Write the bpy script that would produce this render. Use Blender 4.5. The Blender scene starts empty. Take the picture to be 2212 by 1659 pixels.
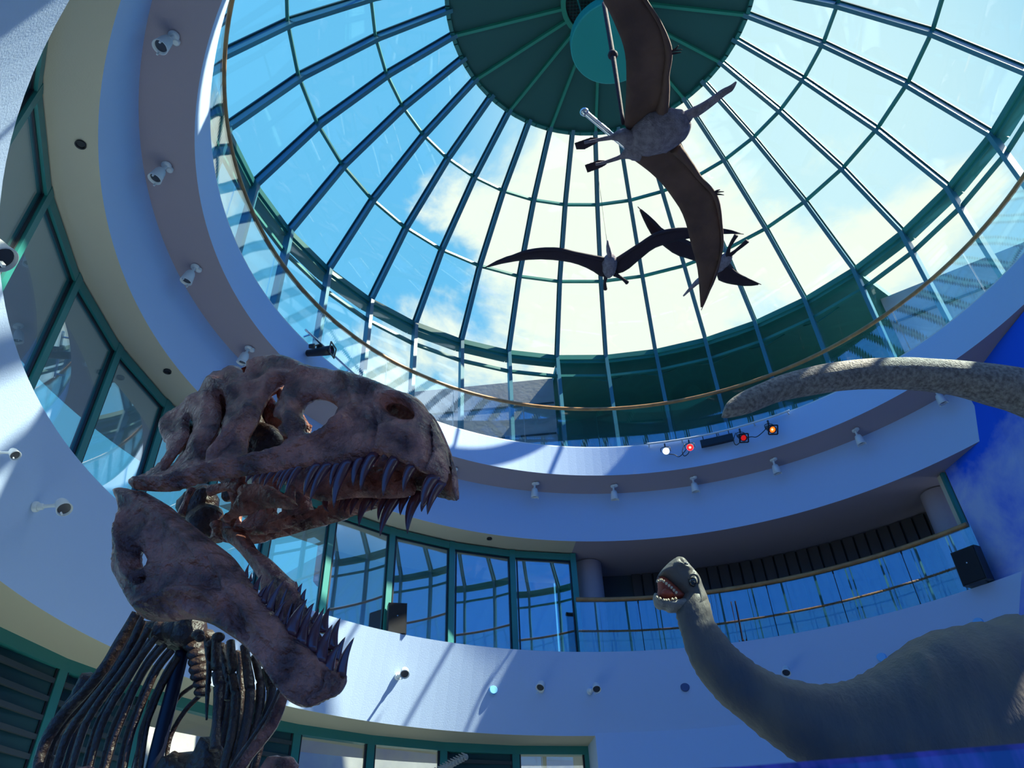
import bpy, math, random
import numpy as np
from mathutils import Vector, Matrix, Euler, noise, geometry
random.seed(7)
C = bpy.context.scene.collection
R = math.radians
S = 0.72                      # metres per survey unit
CAMZ = 1.6
F_PX, PITCH, ROLL = 1634.58, R(38.0035), R(-2.4765)
CX, CY = 1106.0, 829.5
CAM = Vector((-3.0511 * S, -10.5276 * S, CAMZ))

# ---------------------------------------------------------------- camera
cam_f = Vector((0, math.cos(PITCH), math.sin(PITCH)))
_r0 = Vector((1, 0, 0)); _u0 = _r0.cross(cam_f)
cam_r = _r0 * math.cos(ROLL) + _u0 * math.sin(ROLL)
cam_u = -_r0 * math.sin(ROLL) + _u0 * math.cos(ROLL)
cam_data = bpy.data.cameras.new('camera')
cam_data.sensor_width = 36.0
cam_data.lens = 36.0 * F_PX / 2212.0
cam_data.clip_end = 400
cam_data.clip_start = 0.05
cam_data.dof.use_dof = True
cam_data.dof.focus_distance = 4.2
cam_data.dof.aperture_fstop = 8.0
cam = bpy.data.objects.new('camera', cam_data); C.objects.link(cam)
cam.matrix_world = Matrix(((cam_r.x, cam_u.x, -cam_f.x, CAM.x), (cam_r.y, cam_u.y, -cam_f.y, CAM.y),
                           (cam_r.z, cam_u.z, -cam_f.z, CAM.z), (0, 0, 0, 1)))
bpy.context.scene.camera = cam
sc = bpy.context.scene
sc.view_settings.view_transform = 'Standard'
sc.view_settings.look = 'None'
sc.view_settings.exposure = 0.0
sc.view_settings.gamma = 1.0
sc.view_settings.use_curve_mapping = False
sc.cycles.transparent_max_bounces = 24
sc.cycles.max_bounces = 9
sc.cycles.diffuse_bounces = 4
sc.cycles.glossy_bounces = 4
sc.cycles.caustics_reflective = False
sc.cycles.caustics_refractive = False
sc.cycles.sample_clamp_indirect = 6.0

def ray(px, py):
    return cam_r * ((px - CX) / F_PX) - cam_u * ((py - CY) / F_PX) + cam_f
def at(px, py, depth):
    """world point seen at a pixel, at a distance along the view axis in metres"""
    return CAM + ray(px, py) * depth
def atz(px, py, z):
    d = ray(px, py); return CAM + d * ((z - CAM.z) / d.z)
def cyl(r, az, z):
    """survey polar coordinates about the rotunda axis -> world metres"""
    a = R(az); return Vector((r * S * math.cos(a), r * S * math.sin(a), CAMZ + z * S))

# ---------------------------------------------------------------- world: blue sky with broken cloud
w = bpy.data.worlds.new('sky'); sc.world = w; w.use_nodes = True
nt = w.node_tree; nt.nodes.clear()
N = lambda t: nt.nodes.new(t)
def L(a, b): nt.links.new(a, b)
tc = N('ShaderNodeTexCoord')
def dotn(v):
    n = N('ShaderNodeVectorMath'); n.operation = 'DOT_PRODUCT'; L(tc.outputs['Generated'], n.inputs[0])
    n.inputs[1].default_value = Vector(v).normalized(); return n.outputs['Value']
def mr(src, a, b, c=0.0, d=1.0, smooth=True):
    n = N('ShaderNodeMapRange'); n.interpolation_type = 'SMOOTHSTEP' if smooth else 'LINEAR'
    L(src, n.inputs['Value'])
    for k, v in (('From Min', a), ('From Max', b), ('To Min', c), ('To Max', d)): n.inputs[k].default_value = v
    return n.outputs['Result']
def math_(op, a, b):
    n = N('ShaderNodeMath'); n.operation = op
    for i, v in enumerate((a, b)):
        if isinstance(v, (int, float)): n.inputs[i].default_value = v
        else: L(v, n.inputs[i])
    return n.outputs[0]
def mix(f, a, b):
    n = N('ShaderNodeMix'); n.data_type = 'RGBA'; L(f, n.inputs[0])
    for i, v in ((6, a), (7, b)):
        if isinstance(v, tuple): n.inputs[i].default_value = (*v, 1)
        else: L(v, n.inputs[i])
    return n.outputs[2]
glow = ray(1650, 330)
g1 = mr(dotn(glow), 0.91, 1.0)
g2 = mr(dotn((-0.1, -0.9, 0.35)), -0.1, 0.8)
blue = mix(g2, (0.15, 0.55, 0.88), (0.05, 0.33, 1.20))
clear = mix(g1, blue, (0.66, 0.92, 0.95))
nz = N('ShaderNodeTexNoise'); nz.inputs['Scale'].default_value = 3.1; nz.inputs['Detail'].default_value = 9
nz.inputs['Roughness'].default_value = 0.58; nz.inputs['Distortion'].default_value = 0.25
mp = N('ShaderNodeMapping'); mp.inputs['Location'].default_value = (3.3, 1.7, 0.4); mp.inputs['Scale'].default_value = (1, 1, 1.5)
L(tc.outputs['Generated'], mp.inputs[0]); L(mp.outputs[0], nz.inputs[0])
cl = mr(dotn(ray(1560, 520)), 0.80, 0.99, -0.14, 0.07)
low = mr(dotn(ray(1250, 720)), 0.94, 0.995, 0.0, 0.11)
back = mr(dotn((0, -1, 0.5)), 0.0, 0.9, 0.0, -0.09)
cov = math_('ADD', nz.outputs[0], math_('ADD', cl, math_('ADD', low, back)))
cm = mr(cov, 0.58, 0.70)
col = mix(cm, clear, (0.98, 1.04, 0.88))
hz = N('ShaderNodeSeparateXYZ'); L(tc.outputs['Generated'], hz.inputs[0])
ground = mr(hz.outputs['Z'], -0.06, 0.0)
col = mix(ground, (0.10, 0.13, 0.15), col)
bg = N('ShaderNodeBackground'); L(col, bg.inputs['Color']); bg.inputs['Strength'].default_value = 1.1
out = N('ShaderNodeOutputWorld')
# the sky is brightest around the sun, off to the right of the picture
sg = mr(dotn((0.75, -0.15, 0.95)), 0.89, 0.98)
L(mix(sg, col, (1.9, 2.1, 2.2)), bg.inputs['Color']); L(bg.outputs[0], out.inputs[0])

# ---------------------------------------------------------------- sun
SUN_AZ, SUN_EL = R(-11), R(52)
sd = Vector((math.cos(SUN_EL) * math.cos(SUN_AZ), math.cos(SUN_EL) * math.sin(SUN_AZ), math.sin(SUN_EL)))
sl = bpy.data.lights.new('sun', 'SUN'); sl.energy = 17.0; sl.angle = R(0.53); sl.color = (1.0, 0.95, 0.74)
so = bpy.data.objects.new('sun', sl); C.objects.link(so)
so.rotation_euler = (-sd).to_track_quat('-Z', 'Y').to_euler(); so.location = sd * 60

# ---------------------------------------------------------------- materials
def newmat(name):
    m = bpy.data.materials.new(name); m.use_nodes = True
    m.node_tree.nodes.clear(); return m, m.node_tree
def princ(name, col, rough=0.6, metal=0.0, bump=0.0, bscale=40.0, var=0.0, col2=None, vscale=3.0, spec=0.5, emit=None, estr=0.0, detail=6, stretch=None, lo=0.35, hi=0.65, coat=0.0, bdist=0.02):
    m, t = newmat(name)
    o = t.nodes.new('ShaderNodeOutputMaterial'); p = t.nodes.new('ShaderNodeBsdfPrincipled')
    t.links.new(p.outputs[0], o.inputs[0])
    p.inputs['Base Color'].default_value = (*col, 1); p.inputs['Roughness'].default_value = rough
    p.inputs['Metallic'].default_value = metal; p.inputs['Specular IOR Level'].default_value = spec
    p.inputs['Coat Weight'].default_value = coat; p.inputs['Coat Roughness'].default_value = 0.15
    tcn = t.nodes.new('ShaderNodeTexCoord'); src = tcn.outputs['Object']
    if stretch:
        mpn = t.nodes.new('ShaderNodeMapping'); mpn.inputs['Scale'].default_value = stretch
        t.links.new(src, mpn.inputs[0]); src = mpn.outputs[0]
    if col2:
        n = t.nodes.new('ShaderNodeTexNoise'); n.inputs['Scale'].default_value = vscale; n.inputs['Detail'].default_value = detail
        t.links.new(src, n.inputs[0])
        r = t.nodes.new('ShaderNodeMapRange'); r.inputs[1].default_value = lo; r.inputs[2].default_value = hi
        t.links.new(n.outputs[0], r.inputs[0])
        x = t.nodes.new('ShaderNodeMix'); x.data_type = 'RGBA'; x.inputs[6].default_value = (*col, 1); x.inputs[7].default_value = (*col2, 1)
        t.links.new(r.outputs[0], x.inputs[0]); t.links.new(x.outputs[2], p.inputs['Base Color'])
    if bump:
        n = t.nodes.new('ShaderNodeTexNoise'); n.inputs['Scale'].default_value = bscale; n.inputs['Detail'].default_value = 8
        t.links.new(src, n.inputs[0])
        b = t.nodes.new('ShaderNodeBump'); b.inputs['Strength'].default_value = bump; b.inputs['Distance'].default_value = bdist
        t.links.new(n.outputs[0], b.inputs['Height']); t.links.new(b.outputs[0], p.inputs['Normal'])
    if emit:
        p.inputs['Emission Color'].default_value = (*emit, 1); p.inputs['Emission Strength'].default_value = estr
    return m
def glassmat(name, tint, refl, rough=0.0, wavy=0.0):
    m, t = newmat(name)
    o = t.nodes.new('ShaderNodeOutputMaterial'); mx = t.nodes.new('ShaderNodeMixShader')
    tr = t.nodes.new('ShaderNodeBsdfTransparent'); tr.inputs[0].default_value = (*tint, 1)
    gl = t.nodes.new('ShaderNodeBsdfGlossy'); gl.inputs['Roughness'].default_value = rough; gl.inputs[0].default_value = (0.95, 0.98, 1, 1)
    lw = t.nodes.new('ShaderNodeLayerWeight'); lw.inputs['Blend'].default_value = 0.5   # Facing = 1 - |cos|
    pw = t.nodes.new('ShaderNodeMath'); pw.operation = 'POWER'; pw.inputs[1].default_value = 5.0
    t.links.new(lw.outputs['Facing'], pw.inputs[0])
    ad = t.nodes.new('ShaderNodeMath'); ad.operation = 'MULTIPLY_ADD'; ad.use_clamp = True
    ad.inputs[1].default_value = 1 - (0.035 + refl); ad.inputs[2].default_value = 0.035 + refl
    t.links.new(pw.outputs[0], ad.inputs[0]); t.links.new(ad.outputs[0], mx.inputs[0])
    t.links.new(tr.outputs[0], mx.inputs[1]); t.links.new(gl.outputs[0], mx.inputs[2]); t.links.new(mx.outputs[0], o.inputs[0])
    if wavy:
        tcn = t.nodes.new('ShaderNodeTexCoord')
        n = t.nodes.new('ShaderNodeTexNoise'); n.inputs['Scale'].default_value = 0.9; n.inputs['Detail'].default_value = 1
        t.links.new(tcn.outputs['Object'], n.inputs[0])
        b = t.nodes.new('ShaderNodeBump'); b.inputs['Strength'].default_value = wavy; b.inputs['Distance'].default_value = 0.05
        t.links.new(n.outputs[0], b.inputs['Height']); t.links.new(b.outputs[0], gl.inputs['Normal'])
    return m
M = {
 'wall': princ('pale_blue_plaster', (0.52, 0.67, 0.91), 0.75, bump=0.12, bscale=60, spec=0.2),
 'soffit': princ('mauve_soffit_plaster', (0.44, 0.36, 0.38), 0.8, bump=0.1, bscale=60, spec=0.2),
 'soffit3': princ('dark_mauve_soffit', (0.40, 0.33, 0.37), 0.85, bump=0.1, bscale=60, spec=0.1),  # slightly darker mauve for the ceiling of the right-hand balcony
 'soffit2': princ('beige_soffit_plaster', (0.66, 0.58, 0.42), 0.8, bump=0.1, bscale=60, spec=0.2),
 'teal': princ('teal_painted_metal', (0.03, 0.24, 0.21), 0.38, spec=0.6),
 'rafter': princ('blue_green_painted_steel', (0.05, 0.22, 0.30), 0.30, spec=0.7),
 'teald': princ('dark_teal_panel', (0.015, 0.07, 0.07), 0.5),
 'canopy': princ('dark_green_canopy_panel', (0.03, 0.13, 0.12), 0.6, bump=0.05, bscale=30),
 'rib': princ('green_canopy_rib', (0.04, 0.34, 0.24), 0.5),
 'drum': princ('teal_duct_drum', (0.03, 0.42, 0.36), 0.45),
 'wood': princ('oak_handrail', (0.50, 0.26, 0.09), 0.35, col2=(0.36, 0.17, 0.06), vscale=6),
 'yellow': princ('ochre_edge_trim', (0.55, 0.40, 0.16), 0.5, col2=(0.5, 0.5, 0.42), vscale=2.5),
 'white': princ('white_enamel', (0.80, 0.82, 0.80), 0.3),
 'lens': princ('dark_lamp_glass', (0.05, 0.05, 0.06), 0.08, spec=0.8),
 'black': princ('black_painted_metal', (0.012, 0.012, 0.016), 0.4),
 'chrome': princ('bright_metal', (0.75, 0.78, 0.80), 0.2, metal=1.0),
 'grille': princ('black_speaker_cloth', (0.01, 0.01, 0.013), 0.8, bump=0.3, bscale=220),
 'stone': princ('pale_masonry', (0.46, 0.46, 0.44), 0.85, bump=0.2, bscale=12, col2=(0.36, 0.36, 0.35), vscale=1.2),
 'dark': princ('dark_interior_finish', (0.05, 0.07, 0.08), 0.8),
 'annex': princ('dark_green_interior', (0.05, 0.24, 0.22), 0.7),
 'board': princ('dark_brown_boards', (0.07, 0.055, 0.05), 0.6),
 'floor': princ('tan_terrazzo', (0.26, 0.31, 0.38), 0.35, col2=(0.20, 0.25, 0.31), vscale=8),
 'roofglass': glassmat('roof_glazing', (0.95, 0.98, 0.99), 0.0),
 'railglass': glassmat('railing_glass', (0.90, 0.96, 0.97), 0.10, wavy=0.03),
 'balglass': glassmat('balcony_glass', (0.72, 0.82, 0.88), 0.15, wavy=0.008),
 'winglass': glassmat('coated_window_glass', (0.80, 0.88, 0.90), 0.20, wavy=0.02),
}

# ---------------------------------------------------------------- mesh helpers
class MB:
    def __init__(s): s.v = []; s.f = []; s.m = []; s.sm = []
    def add(s, vs, fs, mi=0, smooth=False):
        o = len(s.v); s.v += [tuple(v) for v in vs]
        for f in fs: s.f.append([o + i for i in f]); s.m.append(mi); s.sm.append(smooth)
    def box(s, c, ax, ay, az, mi=0):
        c = Vector(c); vs = [c + ax * i + ay * j + az * k for i in (-1, 1) for j in (-1, 1) for k in (-1, 1)]
        s.add(vs, [(0, 1, 3, 2), (4, 6, 7, 5), (0, 4, 5, 1), (2, 3, 7, 6), (0, 2, 6, 4), (1, 5, 7, 3)], mi)
    def beam(s, a, b, wid, dep, up, mi=0, ext=0.0):
        a = Vector(a); b = Vector(b); d = (b - a).normalized(); up = Vector(up)
        side = d.cross(up).normalized(); up2 = side.cross(d).normalized()
        s.box((a + b) / 2, d * ((b - a).length / 2 + ext), side * wid / 2, up2 * dep / 2, mi)
    def lathe(s, a, axis, prof, n=20, mi=0, smooth=True, ref=None):
        """prof: list of (distance along axis, radius)"""
        a = Vector(a); axis = Vector(axis).normalized()
        x = axis.cross(Vector(ref) if ref else (Vector((0, 0, 1)) if abs(axis.z) < .9 else Vector((1, 0, 0)))).normalized(); y = axis.cross(x)
        vs = []
        for h, r in prof:
            for k in range(n):
                t = 2 * math.pi * k / n
                vs.append(a + axis * h + (x * math.cos(t) + y * math.sin(t)) * r)
        fs = [(i * n + k, i * n + (k + 1) % n, (i + 1) * n + (k + 1) % n, (i + 1) * n + k) for i in range(len(prof) - 1) for k in range(n)]
        s.add(vs, fs, mi, smooth)
        if prof[0][1] > 1e-5: s.add(vs[:n], [tuple(range(n))[::-1]], mi)
        if prof[-1][1] > 1e-5: s.add(vs[-n:], [tuple(range(n))], mi)
    def tube(s, pts, rad, n=8, mi=0, flat=1.0, flatdir=None, wob=0.0):
        pts, rad = smoothpath(pts, rad)
        m = len(pts); vs = []
        for i, p in enumerate(pts):
            t = (pts[min(i + 1, m - 1)] - pts[max(i - 1, 0)]).normalized()
            fd = Vector(flatdir) if flatdir is not None else (Vector((0, 0, 1)) if abs(t.z) < .95 else Vector((0, 1, 0)))
            x = t.cross(fd).normalized(); y = x.cross(t).normalized()
            for k in range(n):
                a = 2 * math.pi * k / n
                rr = rad[i] * (1 + (wob * noise.noise(Vector(p) * 9 + Vector((k * .7, 0, 0))) if wob else 0))
                vs.append(p + x * math.cos(a) * rr + y * math.sin(a) * rr * flat)
        fs = [(i * n + k, i * n + (k + 1) % n, (i + 1) * n + (k + 1) % n, (i + 1) * n + k) for i in range(m - 1) for k in range(n)]
        fs.append(tuple(range(n))[::-1]); fs.append(tuple(range((m - 1) * n, m * n)))
        s.add(vs, fs, mi, True)
    def blob(s, c, ax, ay, az, nu=14, nv=9, mi=0, wob=0.0):
        c = Vector(c); vs = []
        for j in range(nv + 1):
            th = math.pi * j / nv
            for i in range(nu):
                ph = 2 * math.pi * i / nu
                d = ax * (math.sin(th) * math.cos(ph)) + ay * (math.sin(th) * math.sin(ph)) + az * math.cos(th)
                if wob: d = d * (1 + wob * noise.noise((c + d) * 14))
                vs.append(c + d)
        fs = [(j * nu + i, j * nu + (i + 1) % nu, (j + 1) * nu + (i + 1) % nu, (j + 1) * nu + i) for j in range(nv) for i in range(nu)]
        s.add(vs, fs, mi, True)
def smoothpath(pts, rad, k=6):
    pts = [Vector(p) for p in pts]
    if isinstance(rad, (int, float)): rad = [rad] * len(pts)
    if len(pts) < 3: return pts, rad
    op = []; orr = []
    for i in range(len(pts) - 1):
        p0 = pts[max(i - 1, 0)]; p1 = pts[i]; p2 = pts[i + 1]; p3 = pts[min(i + 2, len(pts) - 1)]
        for j in range(k):
            t = j / k; t2 = t * t; t3 = t2 * t
            op.append(0.5 * ((2 * p1) + (p2 - p0) * t + (2 * p0 - 5 * p1 + 4 * p2 - p3) * t2 + (3 * p1 - p0 - 3 * p2 + p3) * t3))
            orr.append(rad[i] * (1 - t) + rad[i + 1] * t)
    op.append(pts[-1]); orr.append(rad[-1]); return op, orr
WL = {}
def tag(o, label=None, cat=None, group=None, kind=None):
    if label: o['label'] = label
    if cat: o['category'] = cat
    if group: o['group'] = group
    if kind: o['kind'] = kind
    return o
def empty(name, loc=(0, 0, 0)):
    o = bpy.data.objects.new(name, None); C.objects.link(o); o.location = loc; o.empty_display_size = 0.1
    WL[o] = Vector(loc); return o
def build(name, mb, mats, parent=None, loc=None):
    """ONE mesh object; vertices are given in world space (or in the space of an unplaced prototype)"""
    if not isinstance(mats, (list, tuple)): mats = [mats]
    base = WL[parent] if parent is not None else (Vector(loc) if loc is not None else Vector((0, 0, 0)))
    me = bpy.data.meshes.new(name)
    me.from_pydata([(v[0] - base.x, v[1] - base.y, v[2] - base.z) for v in mb.v], [], mb.f)
    for m in mats: me.materials.append(m)
    me.polygons.foreach_set('material_index', mb.m); me.polygons.foreach_set('use_smooth', mb.sm)
    me.validate(); me.update()
    o = bpy.data.objects.new(name, me); C.objects.link(o)
    if parent is not None: o.parent = parent
    else: o.location = base
    WL[o] = base; return o
def copy_tree(o, parent=None):
    c = o.copy(); C.objects.link(c); c.parent = parent
    for ch in list(o.children): copy_tree(ch, c)
    return c
def revolve(prof, az0, az1, n, closed=True, mats=None, caps=True, smooth=False):
    """prof: survey (r, z) points; sweeps between two azimuths"""
    mb = MB(); k = len(prof); full = abs(az1 - az0) >= 359.9
    cols = n if full else n + 1
    vs = []
    for i in range(cols):
        a = az0 + (az1 - az0) * i / n
        vs += [cyl(r, a, z) for r, z in prof]
    segs = k if closed else k - 1
    o = len(mb.v); mb.v += [tuple(v) for v in vs]
    for i in range(n):
        for j in range(segs):
            a = i * k + j; b = i * k + (j + 1) % k; c = ((i + 1) % cols) * k + (j + 1) % k; d = ((i + 1) % cols) * k + j
            mb.f.append([a, d, c, b]); mb.m.append(mats[j] if mats else 0); mb.sm.append(smooth)
    if closed and caps and not full:
        mb.f.append(list(range(k))); mb.m.append(0); mb.sm.append(False)
        mb.f.append(list(range((cols - 1) * k, cols * k))[::-1]); mb.m.append(0); mb.sm.append(False)
    return mb

# ================================================================ the rotunda shell
def struct(name, mb, mats, parent=None, kind=True):
    o = build(name, mb, mats, parent)
    if parent is None: o['kind'] = 'structure'
    return o
W, SF, SF2 = M['wall'], M['soffit'], M['soffit2']
# upper gallery: fascia, soffit, drum wall below it and the ceiling slab of the level beneath (one cast ring)
EDGE = 12.7
profA = [(8.86, 11.56), (8.79, 12.49), (8.95, 12.49), (8.95, 12.1), (9.85, 12.1), (9.85, 12.7), (10.3, 12.7), (10.3, 10.5), (EDGE, 10.5), (EDGE, 9.86), (9.9, 9.95), (9.71, 11.43)]
matsA = [0] * 12; matsA[9] = 2; matsA[11] = 1
struct('wall_gallery', revolve(profA, 98, 316, 132, mats=matsA), [W, SF, SF2])
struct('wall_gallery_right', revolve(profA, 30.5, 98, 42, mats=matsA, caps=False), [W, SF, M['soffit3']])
profA2 = [(8.86, 11.56), (8.79, 12.49), (8.95, 12.49), (8.95, 12.1), (9.85, 12.1), (9.85, 12.7), (10.3, 12.7), (10.3, 11.43), (9.71, 11.43)]
struct('wall_gallery_east', revolve(profA2, -44, 30.5, 50, mats=[0, 0, 0, 0, 0, 0, 0, 1, 1]), [W, SF])
# first balcony ring: sloping parapet over the ground floor
profB = [(10.09, 6.79), (10.7, 4.83), (14.2, 4.83), (14.2, 5.1), (10.95, 5.1), (10.95, 6.79)]
struct('wall_balcony', revolve(profB, 31.5, 322, 170, mats=[0, 1, 0, 0, 0, 0]), [W, SF2])
# wall under the balcony, right of the ground floor glazing
struct('wall_lower', revolve([(10.68, -2.222), (10.68, 4.9), (12.2, 4.9), (12.2, -2.222)], 32, 96.9, 40), W)
# mural wall (painted sky)
def muralmat():
    m, t = newmat('painted_sky_mural')
    o = t.nodes.new('ShaderNodeOutputMaterial'); p = t.nodes.new('ShaderNodeBsdfPrincipled'); t.links.new(p.outputs[0], o.inputs[0])
    p.inputs['Roughness'].default_value = 0.7; p.inputs['Specular IOR Level'].default_value = 0.2
    tcn = t.nodes.new('ShaderNodeTexCoord')
    n = t.nodes.new('ShaderNodeTexNoise'); n.inputs['Scale'].default_value = 0.8; n.inputs['Detail'].default_value = 7; n.inputs['Roughness'].default_value = 0.6
    n.inputs['Distortion'].default_value = 0.3
    t.links.new(tcn.outputs['Object'], n.inputs[0])
    sx = t.nodes.new('ShaderNodeSeparateXYZ'); t.links.new(tcn.outputs['Object'], sx.inputs[0])
    h = t.nodes.new('ShaderNodeMapRange'); h.inputs[1].default_value = 8.1; h.inputs[2].default_value = 9.6; h.inputs[3].default_value = 0.10; h.inputs[4].default_value = -0.34
    t.links.new(sx.outputs['Z'], h.inputs[0])
    a = t.nodes.new('ShaderNodeMath'); a.operation = 'ADD'; t.links.new(n.outputs[0], a.inputs[0]); t.links.new(h.outputs[0], a.inputs[1])
    r = t.nodes.new('ShaderNodeMapRange'); r.inputs[1].default_value = 0.42; r.inputs[2].default_value = 0.70; t.links.new(a.outputs[0], r.inputs[0])
    x = t.nodes.new('ShaderNodeMix'); x.data_type = 'RGBA'; x.inputs[6].default_value = (0.015, 0.13, 0.85, 1); x.inputs[7].default_value = (0.50, 0.56, 0.85, 1)
    t.links.new(r.outputs[0], x.inputs[0]); t.links.new(x.outputs[2], p.inputs['Base Color'])
    return m
M['mural'] = muralmat()
mb = MB()
pl = [(8.9, -8.2), (8.75, 0.5), (8.52, 4.6), (8.07, 6.62)]
vs = []
for (x, y) in pl:
    vs += [Vector((x * S, y * S, 0)), Vector((x * S, y * S, CAMZ + 11.5 * S))]
nin = len(vs)
for (x, y) in pl:
    vs += [Vector(((x + 0.35) * S, (y + .1) * S, 0)), Vector(((x + 0.35) * S, (y + .1) * S, CAMZ + 11.5 * S))]
fs = []
for i in range(3):
    a, b = 2 * i, 2 * i + 2
    fs.append((a, a + 1, b + 1, b)); fs.append((nin + a, nin + b, nin + b + 1, nin + a + 1)); fs.append((a + 1, nin + a + 1, nin + b + 1, b + 1))
fs.append((6, 7, nin + 7, nin + 6)); fs.append((0, nin, nin + 1, 1))
mb.add(vs, fs)
struct('wall_mural', mb, M['mural'])
# teal edge strip where the mural wall ends at the balcony opening
mb = MB(); a = Vector((8.02 * S, 6.70 * S, CAMZ + 6.7 * S)); b = Vector((8.02 * S, 6.70 * S, CAMZ + 9.9 * S))
mb.beam(a, b, 0.07, 0.07, (0, 1, 0)); mb.beam(a + Vector((.05, .10, 0)), b + Vector((.05, .10, 0)), 0.16, 0.12, (0, 1, 0), 1)
struct('trim_mural_edge', mb, [M['teal'], SF2])
# floor
mb = MB(); mb.lathe((0, 0, -0.12), (0, 0, 1), [(0, 9.7), (0.12, 9.7)], 64, smooth=False)
struct('floor', mb, M['floor'])
# balcony recess: board back wall, sides
struct('wall_recess', revolve([(12.2, 9.86), (12.2, 5.1), (12.5, 5.1), (12.5, 9.86)], 36, 99, 120), M['dark'])
mb = MB()
for i in range(28):
    a = 44 + i * 1.6
    p0 = cyl(12.12, a, 8.0); p1 = cyl(12.12, a, 9.84); mb.beam(p0, p1, 0.20, 0.05, cyl(1, a, 0) - cyl(0, a, 0))
struct('wall_slats', mb, M['board'])
# round columns in the recess
for nm, az in (('wall_column', 94.9), ('wall_column', 43.0)):
    mb = MB(); c = cyl(11.35, az, 5.1); mb.lathe(c, (0, 0, 1), [(0, 0.30), ((9.88 - 5.1) * S, 0.30)], 32)
    struct(nm, mb, SF)
# corridor back wall behind the first floor windows
struct('wall_corridor', revolve([(12.75, 5.1), (12.75, 10.5), (12.95, 10.5), (12.95, 5.1)], 99, 131, 24), SF)

# ---------------------------------------------------------------- glazed dome
AZ0 = 8.35
RP = [(4.46, 22.43), (6.49, 21.09), (8.43, 19.28), (10.0, 17.08)]
ceil = empty('ceiling_dome', (0, 0, CAMZ)); ceil['kind'] = 'structure'
for k in range(36):
    az = AZ0 + 10 * k
    mb = MB()
    pts = [cyl(r, az, z) for r, z in RP]
    for i in range(3):
        d = (pts[i + 1] - pts[i]).normalized(); rad = (cyl(1, az, 0) - cyl(0, az, 0)).normalized()
        nrm = (rad - d * rad.dot(d)).normalized()
        if nrm.z < 0: nrm = -nrm
        mb.beam(pts[i] - nrm * .09, pts[i + 1] - nrm * .09, 0.045, 0.17, nrm, 0, .01)
        mb.beam(pts[i] - nrm * .175, pts[i + 1] - nrm * .175, 0.085, 0.02, nrm, 0, .01)
        mb.beam(pts[i] + nrm * .02, pts[i + 1] + nrm * .02, 0.10, 0.03, nrm, 1, .01)
    struct('rafter', mb, [M['rafter'], M['teald']], ceil)
    mb = MB()
    for i in range(3):
        q = [pts[i], pts[i + 1], cyl(RP[i + 1][0], az + 10, RP[i + 1][1]), cyl(RP[i][0], az + 10, RP[i][1])]
        n = (q[1] - q[0]).cross(q[3] - q[0]).normalized() * .008
        if n.z < 0: n = -n
        mb.add([p + n for p in q] + [p - n for p in q], [(0, 1, 2, 3), (7, 6, 5, 4), (0, 4, 5, 1), (2, 6, 7, 3)])
    struct('pane', mb, M['roofglass'], ceil)
for (r, z), nm, wd in ((RP[1], 'purlin', .06), (RP[2], 'purlin', .06), (RP[3], 'eave_beam', .13)):
    mb = MB()
    for k in range(36):
        a, b = cyl(r, AZ0 + 10 * k, z), cyl(r, AZ0 + 10 * k + 10, z)
        mb.beam(a - Vector((0, 0, wd * .5)), b - Vector((0, 0, wd * .5)), wd, wd * 1.1, (0, 0, 1))
        if nm == 'eave_beam':
            mb.beam(a - Vector((0, 0, .17)), b - Vector((0, 0, .17)), .05, .10, (0, 0, 1))
            aa, bb = cyl(r + .28, AZ0 + 10 * k, z), cyl(r + .28, AZ0 + 10 * k + 10, z)
            mb.beam(aa, bb, .22, .20, (0, 0, 1))
    struct(nm, mb, M['teal'], ceil)
# green canopy at the crown
can = empty('ceiling_canopy', cyl(0, 0, 22.3)); can['kind'] = 'structure'
mb = MB(); mb.lathe(cyl(0, 0, 22.36), (0, 0, 1), [(0, 4.47 * S), (0.16, 4.47 * S)], 72, smooth=False); struct('canopy_panel', mb, M['canopy'], can)
mb = MB()
pr = []
for k in range(72):
    mb.beam(cyl(4.46, k * 5, 22.34), cyl(4.46, k * 5 + 5, 22.34), .09, .13, (0, 0, 1), ext=.01)
struct('rim', mb, M['teal'], can)
for k in range(18):
    az = AZ0 + 20 * k; mb = MB(); mb.beam(cyl(1.1, az, 22.28), cyl(4.42, az, 22.28), .06, .10, (0, 0, 1)); struct('rib', mb, M['rib'], can)
vd = empty('ventilation_drum', cyl(0, 0, 22.3)); tag(vd, 'round teal duct drum hanging below a black grille at the centre of the green canopy', 'vent')
mb = MB(); mb.lathe(cyl(0, 0, 22.33), (0, 0, -1), [(0, 1.16 * S), (.14, 1.16 * S), (.14, 1.02 * S), (0, 1.02 * S)], 48, smooth=False); build('collar', mb, M['rib'], vd)
mb = MB(); mb.lathe(cyl(0, 0, 22.31), (0, 0, -1), [(0, 1.02 * S), (.04, 1.02 * S)], 48, smooth=False)
build('grille', mb, M['black'], vd)
mb = MB()
for i in range(-9, 10):
    h = math.sqrt(1 - (i / 10) ** 2)
    c = cyl(0, 0, 22.24); e = S * .98
    mb.beam(c + Vector((i / 10 * e, -h * e, 0)), c + Vector((i / 10 * e, h * e, 0)), .012, .02, (0, 0, 1))
    mb.beam(c + Vector((-h * e, i / 10 * e, 0)), c + Vector((h * e, i / 10 * e, 0)), .012, .02, (0, 0, 1))
build('grille_bar', mb, M['teald'], vd)
mb = MB(); dc = atz(1326, 96, CAMZ + 20.3 * S)
mb.lathe(dc, (0, 0, 1), [(0, 1.17 * S), (.02, 1.2 * S), (.26, 1.2 * S), (.26, .9 * S), (1.3, .25 * S)], 56, smooth=False); build('drum', mb, M['drum'], vd)
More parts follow.
